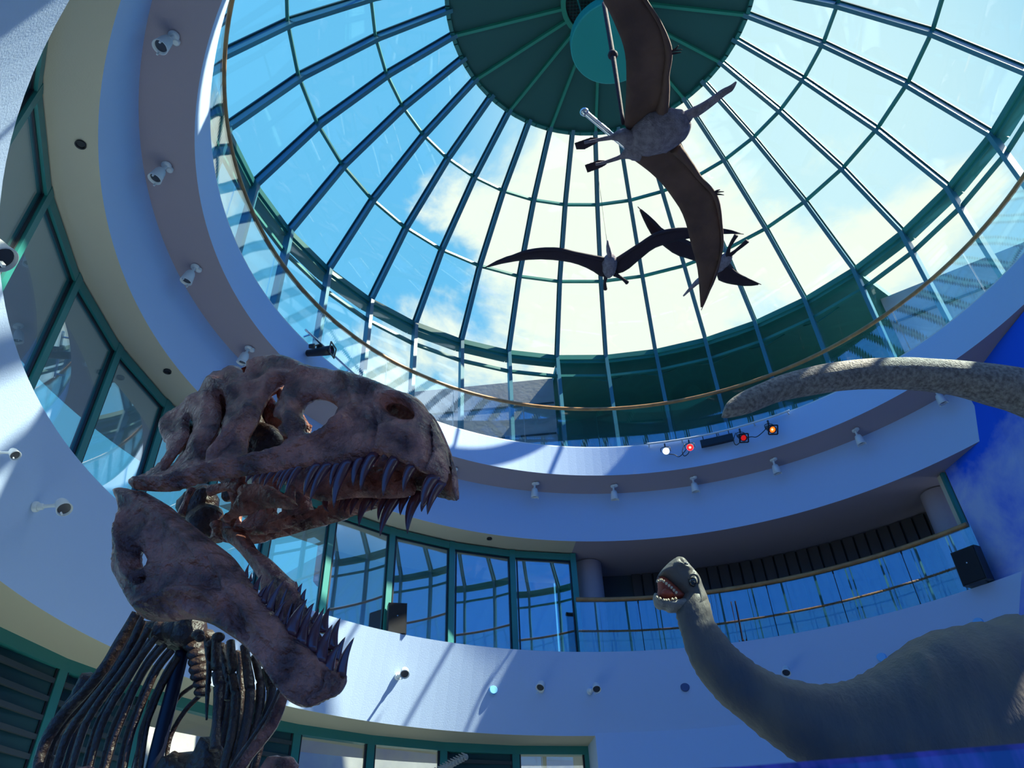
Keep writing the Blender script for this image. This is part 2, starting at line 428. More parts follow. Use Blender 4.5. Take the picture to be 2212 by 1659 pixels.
for k in range(4):
    a = k * math.pi / 2 + .4; o_ = Vector((math.cos(a), math.sin(a), 0)) * .6
    mb = MB(); mb.beam(dc + o_ + Vector((0, 0, .2)), cyl(0, 0, 22.3) + o_, .025, .025, (1, 0, 0)); build('hanger', mb, M['teal'], vd)

# ---------------------------------------------------------------- clerestory windows, one per bay
for k in range(36):
    az = AZ0 + 10 * k; a2 = az + 10
    wn = empty('window_%d' % (k + 1), cyl(10, az + 5, 12.7)); wn['kind'] = 'structure'
    rad = (cyl(1, az, 0) - cyl(0, az, 0)).normalized()
    mb = MB(); mb.beam(cyl(10, az, 12.6) - rad * .06, cyl(10, az, 17.05) - rad * .06, .055, .17, rad)
    mb.beam(cyl(10, az, 12.6) - rad * .145, cyl(10, az, 17.05) - rad * .145, .085, .02, rad)
    struct('mullion', mb, M['rafter'], wn)
    mb = MB(); mb.beam(cyl(10, az, 16.2), cyl(10, a2, 16.2), .07, .07, (0, 0, 1)); struct('transom', mb, M['teal'], wn)
    mb = MB(); mb.beam(cyl(9.93, az, 12.78), cyl(9.93, a2, 12.78), .08, .10, (0, 0, 1)); struct('sill', mb, M['yellow'], wn)
    mb = MB(); q = [cyl(10, az, 12.7), cyl(10, a2, 12.7), cyl(10, a2, 17.05), cyl(10, az, 17.05)]
    n = rad * .008
    mb.add([p + n for p in q] + [p - n for p in q], [(0, 1, 2, 3), (7, 6, 5, 4), (0, 4, 5, 1), (2, 6, 7, 3)]); struct('pane', mb, M['roofglass'], wn)

# ---------------------------------------------------------------- upper glass railing
rl = empty('glass_railing', cyl(8.85, 90, 12.49)); tag(rl, 'curved frameless glass railing with oak handrail around the upper gallery', 'railing')
mb = MB(); pts = [cyl(8.85, a, 13.98) for a in range(-178, 183, 2)]
vs = []; n = 10
for i in range(180):
    a = i * 2; rad = (cyl(1, a, 0) - cyl(0, a, 0)).normalized(); c = cyl(8.85, a, 13.98)
    for k in range(n):
        t = 2 * math.pi * k / n; vs.append(c + rad * math.cos(t) * .042 + Vector((0, 0, 1)) * math.sin(t) * .042)
fs = [(i * n + k, i * n + (k + 1) % n, ((i + 1) % 180) * n + (k + 1) % n, ((i + 1) % 180) * n + k) for i in range(180) for k in range(n)]
mb.add(vs, fs, 0, True); build('handrail', mb, M['wood'], rl)
for k in range(24):
    a0 = 3 + k * 15; build('glass_panel', revolve([(8.83, 12.45), (8.83, 13.95), (8.85, 13.95), (8.85, 12.45)], a0 + .08, a0 + 14.92, 45, smooth=False), M['railglass'], rl)
mb = revolve([(8.80, 12.47), (8.80, 12.53), (8.90, 12.53), (8.90, 12.47)], 0, 360, 180); build('base_channel', mb, M['white'], rl)

# lower railing in the balcony opening
rl = empty('glass_railing', cyl(10.1, 70, 6.79)); tag(rl, 'glass balcony railing with oak handrail behind the long-necked dinosaur', 'railing')
mb = MB(); mb.tube([cyl(10.12, a, 8.27) for a in range(39, 99, 3)] + [cyl(10.12, 98.6, 8.27)], .042, 10); build('handrail', mb, M['wood'], rl)
for k in range(6):
    a0 = 38.7 + k * 10; build('glass_panel', revolve([(10.14, 6.76), (10.14, 8.24), (10.16, 8.24), (10.16, 6.76)], a0 + .06, a0 + 9.94, 24), M['balglass'], rl)
for a in (48.7, 58.7, 68.7, 78.7, 88.7):
    mb = MB(); c = cyl(10.2, a, 8.13); mb.tube([c, cyl(10.12, a, 8.15), cyl(10.12, a, 8.25)], .012, 6); build('bracket', mb, M['black'], rl)

# ---------------------------------------------------------------- first floor windows
n0 = 37
for k in range(22):
    az = 97.9 + 10 * k; a2 = az + 10
    wn = empty('window_%d' % (n0 + k), cyl(10.69, az + 5, 6.79)); wn['kind'] = 'structure'
    rad = (cyl(1, az, 0) - cyl(0, az, 0)).normalized()
    mb = MB(); mb.beam(cyl(10.69, az, 6.7), cyl(10.69, az, 9.9), .12, .14, rad); mb.beam(cyl(10.69, az, 9.78), cyl(10.69, a2, 9.78), .12, .14, (0, 0, 1))
    if k == 21: mb.beam(cyl(10.69, a2, 6.7), cyl(10.69, a2, 9.9), .12, .14, rad)
    struct('frame', mb, M['teal'], wn)
    mb = MB()
    for s0, s1 in ((az + .55, az + .8), (a2 - .8, a2 - .55)):
        mb.beam(cyl(10.66, s0, 6.8), cyl(10.66, s0, 9.68), .025, .03, rad)
    mb.beam(cyl(10.66, az + .6, 9.66), cyl(10.66, a2 - .6, 9.66), .02, .03, (0, 0, 1))
    struct('gasket', mb, M['black'], wn)
    mb = MB(); q = [cyl(10.69, az, 6.7), cyl(10.69, a2, 6.7), cyl(10.69, a2, 9.8), cyl(10.69, az, 9.8)]
    n = rad * .008
    mb.add([p + n for p in q] + [p - n for p in q], [(0, 1, 2, 3), (7, 6, 5, 4)]); struct('pane', mb, M['winglass'], wn)

# ---------------------------------------------------------------- ground floor glazing and louvres
n0 = 59
LOUV = {1, 4, 6, 7, 8}
for k in range(22):
    az = 97.0 + 9.6 * k; a2 = az + 9.6; top = 4.83; mid = (az + a2) / 2
    wn = empty('window_%d' % (n0 + k), cyl(11.9, az + 5, -2.2)); wn['kind'] = 'structure'
    rad = (cyl(1, az, 0) - cyl(0, az, 0)).normalized()
    mb = MB(); mb.beam(cyl(11.9, az, -2.2), cyl(11.9, az, top), .14, .14, rad)
    mb.beam(cyl(11.9, az, top - .1), cyl(11.9, a2, top - .1), .14, .16, (0, 0, 1))
    mb.beam(cyl(11.86, az + .6, -2.2), cyl(11.86, az + .6, top - .2), .03, .05, rad, 1); mb.beam(cyl(11.86, a2 - .6, -2.2), cyl(11.86, a2 - .6, top - .2), .03, .05, rad, 1)
    struct('frame', mb, [M['teal'], M['black']], wn)
    if k in LOUV:
        mb = MB(); mb.beam(cyl(11.92, mid, -2.2), cyl(11.92, mid, top - .15), 1.40, .04, rad)
        for j in range(12):
            z = 1.0 + j * .31
            mb.beam(cyl(11.86, az + .5, z), cyl(11.86, a2 - .5, z), .05, .06, (0, 0, 1), 1)
        struct('louvre', mb, [M['teald'], M['dark']], wn)
    else:
        mb = MB(); q = [cyl(11.9, az, -2.2), cyl(11.9, a2, -2.2), cyl(11.9, a2, top), cyl(11.9, az, top)]
        n = rad * .008
        mb.add([p + n for p in q] + [p - n for p in q], [(0, 1, 2, 3), (7, 6, 5, 4)]); struct('pane', mb, M['railglass'] if k < 4 else M['roofglass'], wn)
struct('wall_corridor_ground', revolve([(17.5, -2.2), (17.5, 7.5), (17.9, 7.5), (17.9, -2.2)], 92, 141, 24), M['stone'])

# ---------------------------------------------------------------- room and masonry outside the clerestory
def flatwall(name, pts, z0, z1, th, mat):
    mb = MB()
    for (x0, y0), (x1, y1) in zip(pts[:-1], pts[1:]):
        a = Vector((x0 * S, y0 * S, CAMZ + (z0 + z1) / 2 * S)); b = Vector((x1 * S, y1 * S, a.z))
        mb.beam(a, b, th, (z1 - z0) * S, (0, 0, 1))
    return struct(name, mb, mat)
flatwall('wall_masonry_left', [(-1.55, 11.2), (-9.5, 11.9)], 9.9, 17.0, .3, M['stone'])
flatwall('wall_masonry_right', [(9.2, 7.75), (14.2, 4.6)], 8, 17.0, .3, M['stone'])
mb = MB()
for z in (15.9, 14.6):
    mb.beam(cyl(0, 0, z) + Vector((-1.6 * S, 11.0 * S, 0)), cyl(0, 0, z) + Vector((-9.5 * S, 11.7 * S, 0)), .03, .05, (0, 0, 1))
    mb.beam(cyl(0, 0, z) + Vector((9.15 * S, 7.5 * S, 0)), cyl(0, 0, z) + Vector((14.1 * S, 4.38 * S, 0)), .03, .05, (0, 0, 1))
struct('trim_masonry_joint', mb, M['dark'])
mb = revolve([(10.35, 17.0), (10.35, 17.25), (13.4, 17.25), (13.4, 12.1), (13.1, 12.1), (13.1, 17.0)], 38.6, 97.9, 30)
struct('wall_annex', mb, M['annex'])
struct('floor_annex', revolve([(10.3, 12.1), (10.3, 12.4), (13.1, 12.4), (13.1, 12.1)], 38.6, 97.9, 30), M['dark'])
for i, az in enumerate((48.35, 58.35, 68.35, 78.35, 88.35)):
    mb = MB(); c = cyl(10.5, az, 17.0)
    for s_ in (-1, 1): mb.beam(cyl(10.4, az, 16.3), cyl(11.1, az + 3.2 * s_, 16.98), .03, .03, (0, 0, 1))
    struct('trim_brace_%d' % (i + 1), mb, M['teal'])
# neighbouring building east of the hall (shades the right part of the ring)

# ================================================================ animals: shared shaping tools
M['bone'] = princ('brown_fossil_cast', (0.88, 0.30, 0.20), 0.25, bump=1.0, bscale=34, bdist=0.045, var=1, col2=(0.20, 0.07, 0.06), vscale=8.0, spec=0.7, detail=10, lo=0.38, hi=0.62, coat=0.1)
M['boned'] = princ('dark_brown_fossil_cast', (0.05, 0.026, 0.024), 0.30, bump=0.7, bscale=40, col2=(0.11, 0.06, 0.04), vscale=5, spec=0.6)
M['tooth'] = princ('polished_dark_tooth', (0.16, 0.05, 0.065), 0.15, bump=0.12, bscale=35, stretch=(1, 1, .2), spec=0.7, coat=0.15)
M['post'] = princ('navy_steel_post', (0.008, 0.01, 0.03), 0.4)
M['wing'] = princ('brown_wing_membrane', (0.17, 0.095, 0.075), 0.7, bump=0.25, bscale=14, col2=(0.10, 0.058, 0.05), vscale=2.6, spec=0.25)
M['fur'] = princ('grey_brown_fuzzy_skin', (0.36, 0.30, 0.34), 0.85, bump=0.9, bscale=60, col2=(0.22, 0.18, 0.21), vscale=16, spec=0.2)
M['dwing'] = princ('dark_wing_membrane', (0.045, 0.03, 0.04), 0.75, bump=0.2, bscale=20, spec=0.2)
M['skin'] = princ('grey_brown_wrinkled_hide', (0.17, 0.15, 0.13), 0.50, bump=0.35, bscale=16, col2=(0.085, 0.095, 0.12), vscale=1.6, stretch=(2.6, 2.6, 1), spec=0.4)
M['hide'] = princ('pale_grey_pebbled_hide', (0.46, 0.42, 0.38), 0.7, bump=1.0, bscale=55, col2=(0.20, 0.18, 0.17), vscale=30, spec=0.3)
M['belly'] = princ('pale_throat_skin', (0.30, 0.27, 0.24), 0.5, bump=0.6, bscale=30)
M['mouth'] = princ('red_mouth_lining', (0.42, 0.07, 0.035), 0.35, bump=0.3, bscale=50)
M['ivory'] = princ('ivory_teeth', (0.72, 0.60, 0.42), 0.3)
M['eye'] = princ('glossy_dark_eye', (0.01, 0.01, 0.012), 0.05, spec=1.0, coat=1.0)

class Frame:
    """a plane in the hall (origin, unit normal towards the viewer side) used to lay out a traced side view"""
    def __init__(s, O, n): s.O = Vector(O); s.n = Vector(n).normalized()
    def __call__(s, px, py, lat=0.0):
        d = ray(px, py); return CAM + d * (((s.O - CAM).dot(s.n) + lat) / d.dot(s.n))
def chaikin(P, k=1):
    for _ in range(k):
        Q = []
        for i in range(len(P)):
            a = P[i]; b = P[(i + 1) % len(P)]
            Q += [(a[0] * .75 + b[0] * .25, a[1] * .75 + b[1] * .25), (a[0] * .25 + b[0] * .75, a[1] * .25 + b[1] * .75)]
        P = Q
    return P
def resample(P, g):
    Q = []
    for i in range(len(P)):
        a = np.array(P[i]); b = np.array(P[(i + 1) % len(P)]); n = max(1, int(round(np.linalg.norm(b - a) / g)))
        for j in range(n): Q.append(tuple(a + (b - a) * j / n))
    return Q
def inside(pts, poly):
    x = pts[:, 0]; y = pts[:, 1]; c = np.zeros(len(pts), bool); n = len(poly); j = n - 1
    for i in range(n):
        xi, yi = poly[i]; xj, yj = poly[j]
        if yi != yj:
            m = ((yi > y) != (yj > y)) & (x < (xj - xi) * (y - yi) / (yj - yi) + xi); c ^= m
        j = i
    return c
def segdist(pts, A, B):
    d = np.full(len(pts), 1e9)
    for a, b in zip(A, B):
        a = np.array(a); b = np.array(b); v = b - a; L2 = v @ v + 1e-9
        t = np.clip(((pts - a) @ v) / L2, 0, 1); d = np.minimum(d, np.linalg.norm(pts - a - t[:, None] * v, axis=1))
    return d
def plate(fr, outline, holes=(), lat=lambda x, y: 0.0, thick=0.03, ew=18, g=9, ridges=(), rough=0.004, rs=7.0, sm=1, flip=1, thickf=None, mb=None, back=1.0):
    """solid sheet of bone or hide with a rounded rim: front and back surfaces swell away from a mid surface.
    outline and holes are (x, y) lists in the side view; ridges: (polyline, width, height in metres)"""
    outline = resample(chaikin(outline, sm), g); holes = [resample(chaikin(h, 1), g * .8) for h in holes]
    loops = [outline] + holes
    B = [p for l in loops for p in l]; edges = []; o = 0
    for l in loops:
        edges += [(o + i, o + (i + 1) % len(l)) for i in range(len(l))]; o += len(l)
    A = np.array(B); lo = A.min(0); hi = A.max(0)
    gx, gy = np.meshgrid(np.arange(lo[0], hi[0], g), np.arange(lo[1], hi[1], g * .87))
    gx = gx + (np.arange(gx.shape[0]) % 2)[:, None] * g * .5
    G = np.stack([gx.ravel(), gy.ravel()], 1)
    def ins(P):
        m = inside(P, outline)
        for h in holes: m &= ~inside(P, h)
        return m
    EA = [B[a] for a, b in edges]; EB = [B[b] for a, b in edges]
    G = G[ins(G)]; dg = segdist(G, EA, EB); k = dg > g * .45; G = G[k]; dg = dg[k]
    allp = [Vector((float(p[0]), float(p[1]))) for p in list(B) + list(G)]
    vo, eo, fo, ov, oe, of = geometry.delaunay_2d_cdt(allp, edges, [], 0, 1e-5)
    V = np.array([[v.x, v.y] for v in vo]); T = [f for f in fo]
    cen = np.array([V[list(f)].mean(0) for f in T]); T = [f for f, m in zip(T, ins(cen)) if m]
    d = segdist(V, EA, EB)
    rid = np.zeros(len(V))
    for pl_, wd, ht in ridges:
        dd = segdist(V, pl_[:-1], pl_[1:]); rid += ht * np.exp(-(dd / wd) ** 2)
    mb = mb or MB(); F = []; K = []; idxb = {}
    for i, (x, y) in enumerate(V):
        x = float(x); y = float(y); l0 = lat(x, y)
        e = min(d[i] / ew, 1.0); tt = (thickf(x, y) if thickf else thick) * math.sqrt(max(0, 1 - (1 - e) ** 2))
        nv = noise.noise(Vector((x, y, 3.1)) * .013 * rs / 7) * rough * 2 + noise.noise(Vector((x, y, 9.1)) * .045 * rs / 7) * rough
        nv *= min(1, d[i] / (g * 1.5))
        p = fr(x, y, flip * (l0))
        F.append(p + fr.n * flip * (tt + nv + rid[i] * e * 1.7)); K.append(p - fr.n * flip * tt * back)
    n = len(V); fs = []
    fs += [tuple(f) for f in T] + [tuple(i + n for i in f[::-1]) for f in T]
    # rim: boundary edges of the triangulation
    cnt = {}
    for f in T:
        for a, b in zip(f, list(f[1:]) + [f[0]]): cnt[(a, b)] = 1
    for (a, b) in list(cnt):
        if (b, a) not in cnt: fs.append((a, a + n, b + n, b))
    mb.add(F + K, fs, 0, True); return mb
def Z1(L_): return [(200 + x * .36166, 740 + y * .36166) for x, y in L_]      # skull close-up coordinates
def Z2(L_): return [(80 + x * .32550, 1200 + y * .32550) for x, y in L_]      # jaw and rib close-up
def Z3(L_): return [(1000 + x * .40984, y * .40984) for x, y in L_]           # flying reptiles
def Z4(L_): return [(1350 + x * .54800, 750 + y * .54800) for x, y in L_]     # long-neck
def ZH(L_): return [(1380 + x * .14467, 1180 + y * .14467) for x, y in L_]    # long-neck head
def interp(x, xs, ys): return float(np.interp(x, xs, ys))

# ================================================================ predator skeleton
SB = R(20)
skn = Vector((-math.sin(SB), -math.cos(SB), 0))
SO = CAM + ray(255, 1075) * 3.0                                     # median plane passes 0.25 m behind the near jaw joint
SK = Frame(SO - skn * 0.25, skn)
dino = empty('dinosaur_skeleton', (SK(420, 1700, 0).x, SK(420, 1700, 0).y, 0.0))
tag(dino, 'mounted brown skeleton of a giant meat-eating dinosaur with wide open toothy jaws', 'dinosaur skeleton')
ytop = lambda x: interp(x, [250, 350, 420, 470, 540, 600, 700, 800, 900, 960, 975], [1060, 920, 850, 800, 775, 768, 795, 815, 855, 940, 1020])
ybot = lambda x: interp(x, [250, 300, 420, 520, 620, 700, 800, 880, 950, 975], [1065, 1062, 1046, 1030, 1012, 1004, 985, 1005, 1040, 1045])
def skullW(x): return interp(x, [250, 450, 600, 750, 880, 930, 955, 972], [.25, .25, .215, .165, .13, .10, .06, .015])
def slat(x, y):
    t = max(0, min(1, (y - ytop(x)) / max(20, ybot(x) - ytop(x))))
    return skullW(x) * interp(t, [0, .25, .6, 1], [.42, .62, .92, 1.0])
skull_out = Z1([(415, 585), (408, 500), (450, 430), (510, 395), (545, 370), (600, 320), (640, 290), (655, 255), (690, 225), (716, 200), (722, 178), (770, 170), (810, 145), (860, 138), (897, 158), (908, 190), (925, 165), (925, 125), (960, 98), (1030, 83), (1120, 73), (1190, 90), (1240, 115), (1290, 140), (1350, 152), (1480, 170), (1560, 185), (1620, 205), (1700, 235), (1780, 268), (1850, 298), (1920, 318), (1970, 358), (2012, 420), (2052, 500), (2088, 580), (2112, 650), (2130, 720), (2126, 790), (2104, 840),
 (2080, 852), (2060, 825), (2000, 782), (1960, 772), (1940, 755), (1890, 735), (1830, 705), (1760, 680), (1700, 668), (1620, 688), (1550, 715), (1450, 730), (1360, 737), (1270, 745), (1200, 755), (1130, 767), (1050, 778), (950, 792), (860, 802), (770, 818), (680, 832), (600, 852), (480, 892), (400, 892), (300, 885), (240, 872), (222, 845), (232, 828), (290, 800), (345, 765), (400, 722), (440, 670), (450, 610)])
H1 = Z1([(436, 772), (448, 735), (500, 672), (556, 598), (582, 540), (572, 470), (588, 446), (606, 500), (592, 572), (560, 640), (508, 712), (462, 752)])
H2 = Z1([(757, 300), (790, 326), (802, 400), (796, 470), (772, 560), (738, 605), (715, 650), (692, 702), (662, 700), (688, 645), (705, 590), (740, 540), (764, 470), (770, 400), (757, 345)])
H3 = Z1([(1152, 240), (1085, 280), (1040, 340), (1008, 410), (985, 470), (950, 530), (923, 580), (925, 690), (952, 690), (985, 670), (1050, 655), (1112, 633), (1150, 600), (1176, 568), (1125, 555), (1110, 520), (1152, 490), (1110, 452), (1072, 440), (1098, 400), (1112, 365), (1142, 300)])
H4 = Z1([(1262, 372), (1300, 350), (1340, 337), (1400, 345), (1450, 370), (1476, 402), (1462, 440), (1430, 492), (1390, 530), (1340, 537), (1290, 541), (1262, 530), (1276, 480), (1250, 430)])
H5 = Z1([(1748, 385), (1780, 360), (1840, 362), (1900, 405), (1934, 450), (1922, 472), (1860, 467), (1800, 440), (1762, 410)])
rdg = [(Z1([(240, 860), (500, 830), (800, 745), (1100, 690), (1350, 600), (1500, 500), (1600, 400), (1560, 250), (1500, 190)]), 9, .020),
       (Z1([(1700, 640), (1720, 560), (1690, 400)]), 3, -.010), (Z1([(1980, 370), (2020, 480), (2038, 600), (2030, 720), (1990, 775)]), 3.2, -.030),
       (Z1([(680, 210), (830, 300), (1000, 250), (1300, 190)]), 8, .012), (Z1([(720, 700), (850, 560), (960, 430), (1100, 250)]), 8, .016),
       (Z1([(1180, 560), (1210, 450), (1180, 300)]), 9, .012), (Z1([(420, 560), (480, 430), (620, 330)]), 8, .012), (Z1([(1600, 600), (1800, 540), (1950, 560)]), 14, .010),
       (Z1([(1740, 350), (1850, 330), (1940, 400)]), 6, .012), (Z1([(640, 640), (690, 480), (700, 340)]), 8, .010), (Z1([(980, 700), (1090, 640), (1180, 560)]), 6, .008)]
def skthick(x, y): return interp(x, [250, 400, 700, 900, 975], [.024, .028, .034, .040, .03])
skull = build('skull', plate(SK, skull_out, [H1, H2, H3, H4, H5], slat, .03, 15, 6.5, rdg, .009, 10, thickf=skthick), M['bone'], dino)
# far half of the skull, mirrored about the median plane
def far_plate(outline, holes, ridges, **kw):
    n_ = plate(SK, outline, holes, slat, .03, 15, 9, ridges, .006, 9, **kw)
    c = SK(600, 1000, 0); q = MB(); q.f = [list(reversed(f)) for f in n_.f]; q.m = n_.m; q.sm = n_.sm
    for v in n_.v:
        v = Vector(v); d = (v - c).dot(skn); q.v.append(tuple(v - skn * 2 * d))
    return q
far_out = Z1([(960, 98), (1005, 112), (1040, 200), (1075, 296), (1200, 310), (1400, 312), (1490, 262), (1560, 188)])
i0 = min(range(len(skull_out)), key=lambda i: abs(skull_out[i][0] - far_out[0][0]) + abs(skull_out[i][1] - far_out[0][1]))
i1 = min(range(len(skull_out)), key=lambda i: abs(skull_out[i][0] - far_out[-1][0]) + abs(skull_out[i][1] - far_out[-1][1]))
far_out = skull_out[:i0] + far_out + skull_out[i1 + 1:]
build('skull_far_side', far_plate(far_out, [H1, H2, H3, H4, H5], rdg[:3]), M['bone'], dino)
# narrow skull roof between the two sides (snout and braincase)
def mirror(p): d = (p - SK(600, 1000, 0)).dot(skn); return p - skn * 2 * d
for tops in (Z1([(600, 330), (722, 190), (860, 150), (975, 104)]), Z1([(1560, 196), (1620, 214), (1780, 280), (1920, 330), (2012, 430), (2088, 590), (2128, 730)])):
  mb = MB(); nn = 9; vs = []
  for (x, y) in tops:
      a = SK(x, y + 5, slat(x, y)); b = mirror(a)
      for j in range(nn):
          t = j / (nn - 1); p = a.lerp(b, t) + Vector((0, 0, 1)) * math.sin(math.pi * t) * .01; vs.append(p)
  m_ = len(vs)
  vs += [v - Vector((0, 0, .03)) for v in vs]
  fs = []
  for i in range(len(tops) - 1):
      for j in range(nn - 1):
          a = i * nn + j; fs += [(a, a + 1, a + nn + 1, a + nn), (a + m_, a + nn + m_, a + nn + 1 + m_, a + 1 + m_)]
  mb.add(vs, fs, 0, True); build('skull_roof', mb, M['bone'], dino)
# palate, braincase and other inner bones
def fplate(name, pts, lat, th=.02, mat='bone', ew=10, g=9, ridges=(), holes=()):
    return build(name, plate(SK, pts, holes, (lambda x, y: lat) if isinstance(lat, (int, float)) else lat, th, ew, g, ridges, .006, 12), M[mat], dino)
fplate('pterygoid', Z1([(870, 862), (960, 838), (1060, 850), (1130, 900), (1200, 935), (1236, 985), (1180, 1002), (1100, 985), (1000, 992), (930, 1030), (860, 1040), (800, 1080), (770, 1060), (840, 990), (870, 930)]), -.02, .035, ew=16)
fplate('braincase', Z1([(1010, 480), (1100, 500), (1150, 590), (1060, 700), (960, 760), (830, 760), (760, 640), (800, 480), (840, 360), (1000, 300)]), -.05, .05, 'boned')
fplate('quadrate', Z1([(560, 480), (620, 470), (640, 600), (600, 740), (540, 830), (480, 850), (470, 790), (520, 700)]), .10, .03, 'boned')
fplate('palatine', Z1([(1100, 770), (1300, 760), (1600, 720), (1900, 780), (1950, 900), (1840, 935), (1600, 925), (1500, 935), (1430, 950), (1330, 940), (1240, 900), (1180, 840)]), -.06, .02, 'bone', ridges=[(Z1([(1660, 800), (1670, 920)]), 6, .02), (Z1([(1800, 800), (1790, 920)]), 6, .02)])
fplate('cheek_bone', Z1([(745, 1100), (860, 1095), (960, 1110), (1060, 1075), (1150, 1045), (1250, 1025), (1330, 1000), (1420, 930), (1400, 970), (1330, 1020), (1250, 1072), (1150, 1112), (1060, 1142), (960, 1152), (860, 1132), (790, 1128)]), -.17, .03)
# neck vertebrae seen through the gape
for i, (x, y, r_) in enumerate([(640, 960, .085), (660, 1070, .08), (590, 1010, .05), (820, 905, .035)]):
    q = Z1([(x, y)])[0]; mb = MB(); c = SK(q[0], q[1], -.22); mb.blob(c, Vector((r_, 0, 0)), Vector((0, r_ * .9, 0)), Vector((0, 0, r_ * 1.15)), 16, 10, wob=.35); build('neck_vertebra', mb, M['boned'], dino)
for a, b, r_ in [((700, 885), (880, 868), .018), ((800, 1080), (880, 985), .022), ((590, 870), (530, 1030), .012), ((740, 1180), (735, 1080), .02), ((930, 960), (1060, 1000), .015)]:
    p, q = Z1([a, b]); mb = MB(); A_ = SK(*p, -.1); B_ = SK(*q, -.1); mb.tube([A_, A_.lerp(B_, .5) + Vector((0, 0, .01)), B_], [r_ * 1.5, r_, r_ * 1.4], 9, wob=.4); build('palate_strut', mb, M['bone'], dino)

# lower jaw, near side
mand = Z1([(135, 905), (150, 880), (200, 868), (240, 882), (300, 885), (360, 918), (430, 958), (480, 990), (530, 1040), (600, 1090), (660, 1138), (720, 1188), (780, 1233), (840, 1280), (880, 1330), (920, 1390), (960, 1450), (1000, 1510), (1050, 1570)]) + \
 Z2([(1410, 165), (1440, 205), (1480, 272), (1530, 340), (1600, 402), (1660, 470), (1700, 520), (1760, 572), (1830, 622), (1900, 690), (1960, 742), (2012, 782), (2050, 772), (2046, 830), (2010, 900), (1960, 940), (1880, 970), (1830, 1002), (1770, 1012), (1710, 990), (1660, 960), (1600, 890), (1560, 830), (1510, 760), (1450, 680), (1400, 622), (1340, 570), (1280, 530), (1220, 490), (1160, 455), (1080, 432), (980, 420), (900, 435), (820, 440), (740, 432), (690, 402), (650, 352), (610, 312), (580, 250), (540, 190), (515, 120), (505, 30)]) + \
 Z1([(125, 1310), (132, 1230), (136, 1160), (160, 1100), (172, 1040), (166, 970), (148, 935)])
MH = [Z1([(284, 1240), (312, 1262), (337, 1320), (322, 1352), (290, 1352), (283, 1300)]), Z1([(300, 1440), (336, 1412), (338, 1446), (312, 1452)])]
def mlat(x, y): return interp(x, [240, 300, 450, 600, 700, 740, 752], [.24, .25, .23, .16, .09, .05, .02])
mr_ = [(Z2([(720, 420), (900, 320), (1060, 270), (1200, 290), (1260, 330)]), 12, .035), (Z2([(1230, 60), (1330, 250), (1480, 450), (1640, 620), (1850, 640)]), 13, .018), (Z2([(1180, 250), (1300, 380), (1430, 560)]), 7, -.012),
       (Z1([(160, 900), (300, 960), (430, 1060), (600, 1180), (720, 1290)]), 13, .014), (Z2([(1790, 1000), (1840, 930), (1920, 890), (1940, 790)]), 3.2, -.022),
       (Z1([(190, 1080), (210, 1250), (240, 1400), (330, 1470)]), 11, .018), (Z2([(780, 110), (1000, 60), (1100, 60)]), 7, .010), (Z1([(600, 1200), (660, 1280), (740, 1370)]), 6, .010)]
build('lower_jaw', plate(SK, mand, MH, mlat, .036, 17, 6.5, mr_, .008, 10), M['bone'], dino)
# lower jaw, far side
farm = Z1([(742, 1112), (830, 1108), (900, 1130), (950, 1180), (990, 1248), (1060, 1290), (1120, 1348), (1172, 1400), (1212, 1432)]) + Z2([(1722, 165), (1745, 250), (1785, 330), (1830, 430), (1890, 540), (1960, 640), (2020, 740), (2040, 800), (1960, 820), (1850, 720), (1740, 600), (1640, 480), (1560, 380), (1480, 260)]) + Z1([(1010, 1440), (940, 1330), (860, 1230), (790, 1180)])
fplate('lower_jaw_far_side', farm, lambda x, y: interp(x, [460, 640, 745], [-.18, -.12, -.03]), .03, 'bone', 14, 8, [(Z1([(900, 1180), (1050, 1350), (1180, 1480)]), 8, .015)])

def tooth(parent, base, tip, w_, lat, bend=-.14, mat='tooth', fr=None):
    fr = fr or SK
    b = fr(*base, lat); t = fr(*tip, lat * .97); d = t - b; ln = d.length
    side = d.cross(fr.n).normalized(); mb = MB(); n = 9; K = 8; vs = []
    wm = w_ * 1.18
    for i in range(K + 1):
        s_ = i / K; c = b + d * (s_ * 1.08 - .08) + side * (bend * ln * math.sin(math.pi * s_) * 1.0)
        r_ = wm * (1 - s_ ** 1.9) ** .8 * (.88 + .12 * math.cos(s_ * 3)) + .0006
        for k in range(n):
            a = 2 * math.pi * k / n; vs.append(c + side * math.cos(a) * r_ + fr.n * math.sin(a) * r_ * .8)
    fs = [(i * n + k, i * n + (k + 1) % n, (i + 1) * n + (k + 1) % n, (i + 1) * n + k) for i in range(K) for k in range(n)]
    fs += [tuple(range(n))[::-1], tuple(range(K * n, K * n + n))]
    mb.add(vs, fs, 0, True); return build('tooth', mb, M[mat], parent)
PXM = 0.36166 / 560.0     # metres per close-up pixel near the snout
for (a, b, w_) in [((945, 790), (913, 838), 26), ((990, 785), (950, 842), 26), ((1030, 778), (995, 848), 28), ((1078, 772), (1020, 862), 32), ((1128, 768), (1072, 850), 28), ((1160, 762), (1100, 862), 30), ((1192, 757), (1112, 892), 40), ((1235, 748), (1152, 902), 44), ((1300, 742), (1262, 780), 30), ((1342, 738), (1262, 916), 58), ((1406, 735), (1298, 952), 58), ((1462, 730), (1420, 862), 40), ((1525, 720), (1440, 992), 64), ((1597, 700), (1556, 857), 50), ((1675, 682), (1600, 882), 62), ((1748, 680), (1730, 712), 36), ((1808, 703), (1735, 917), 62), ((1908, 748), (1856, 892), 54), ((2034, 815), (1968, 992), 66), ((2072, 850), (2000, 1028), 62)]:
    p, q = Z1([a, b]); tooth(skull, p, q, w_ * PXM * .5, slat(p[0], p[1]) - .005, .10)
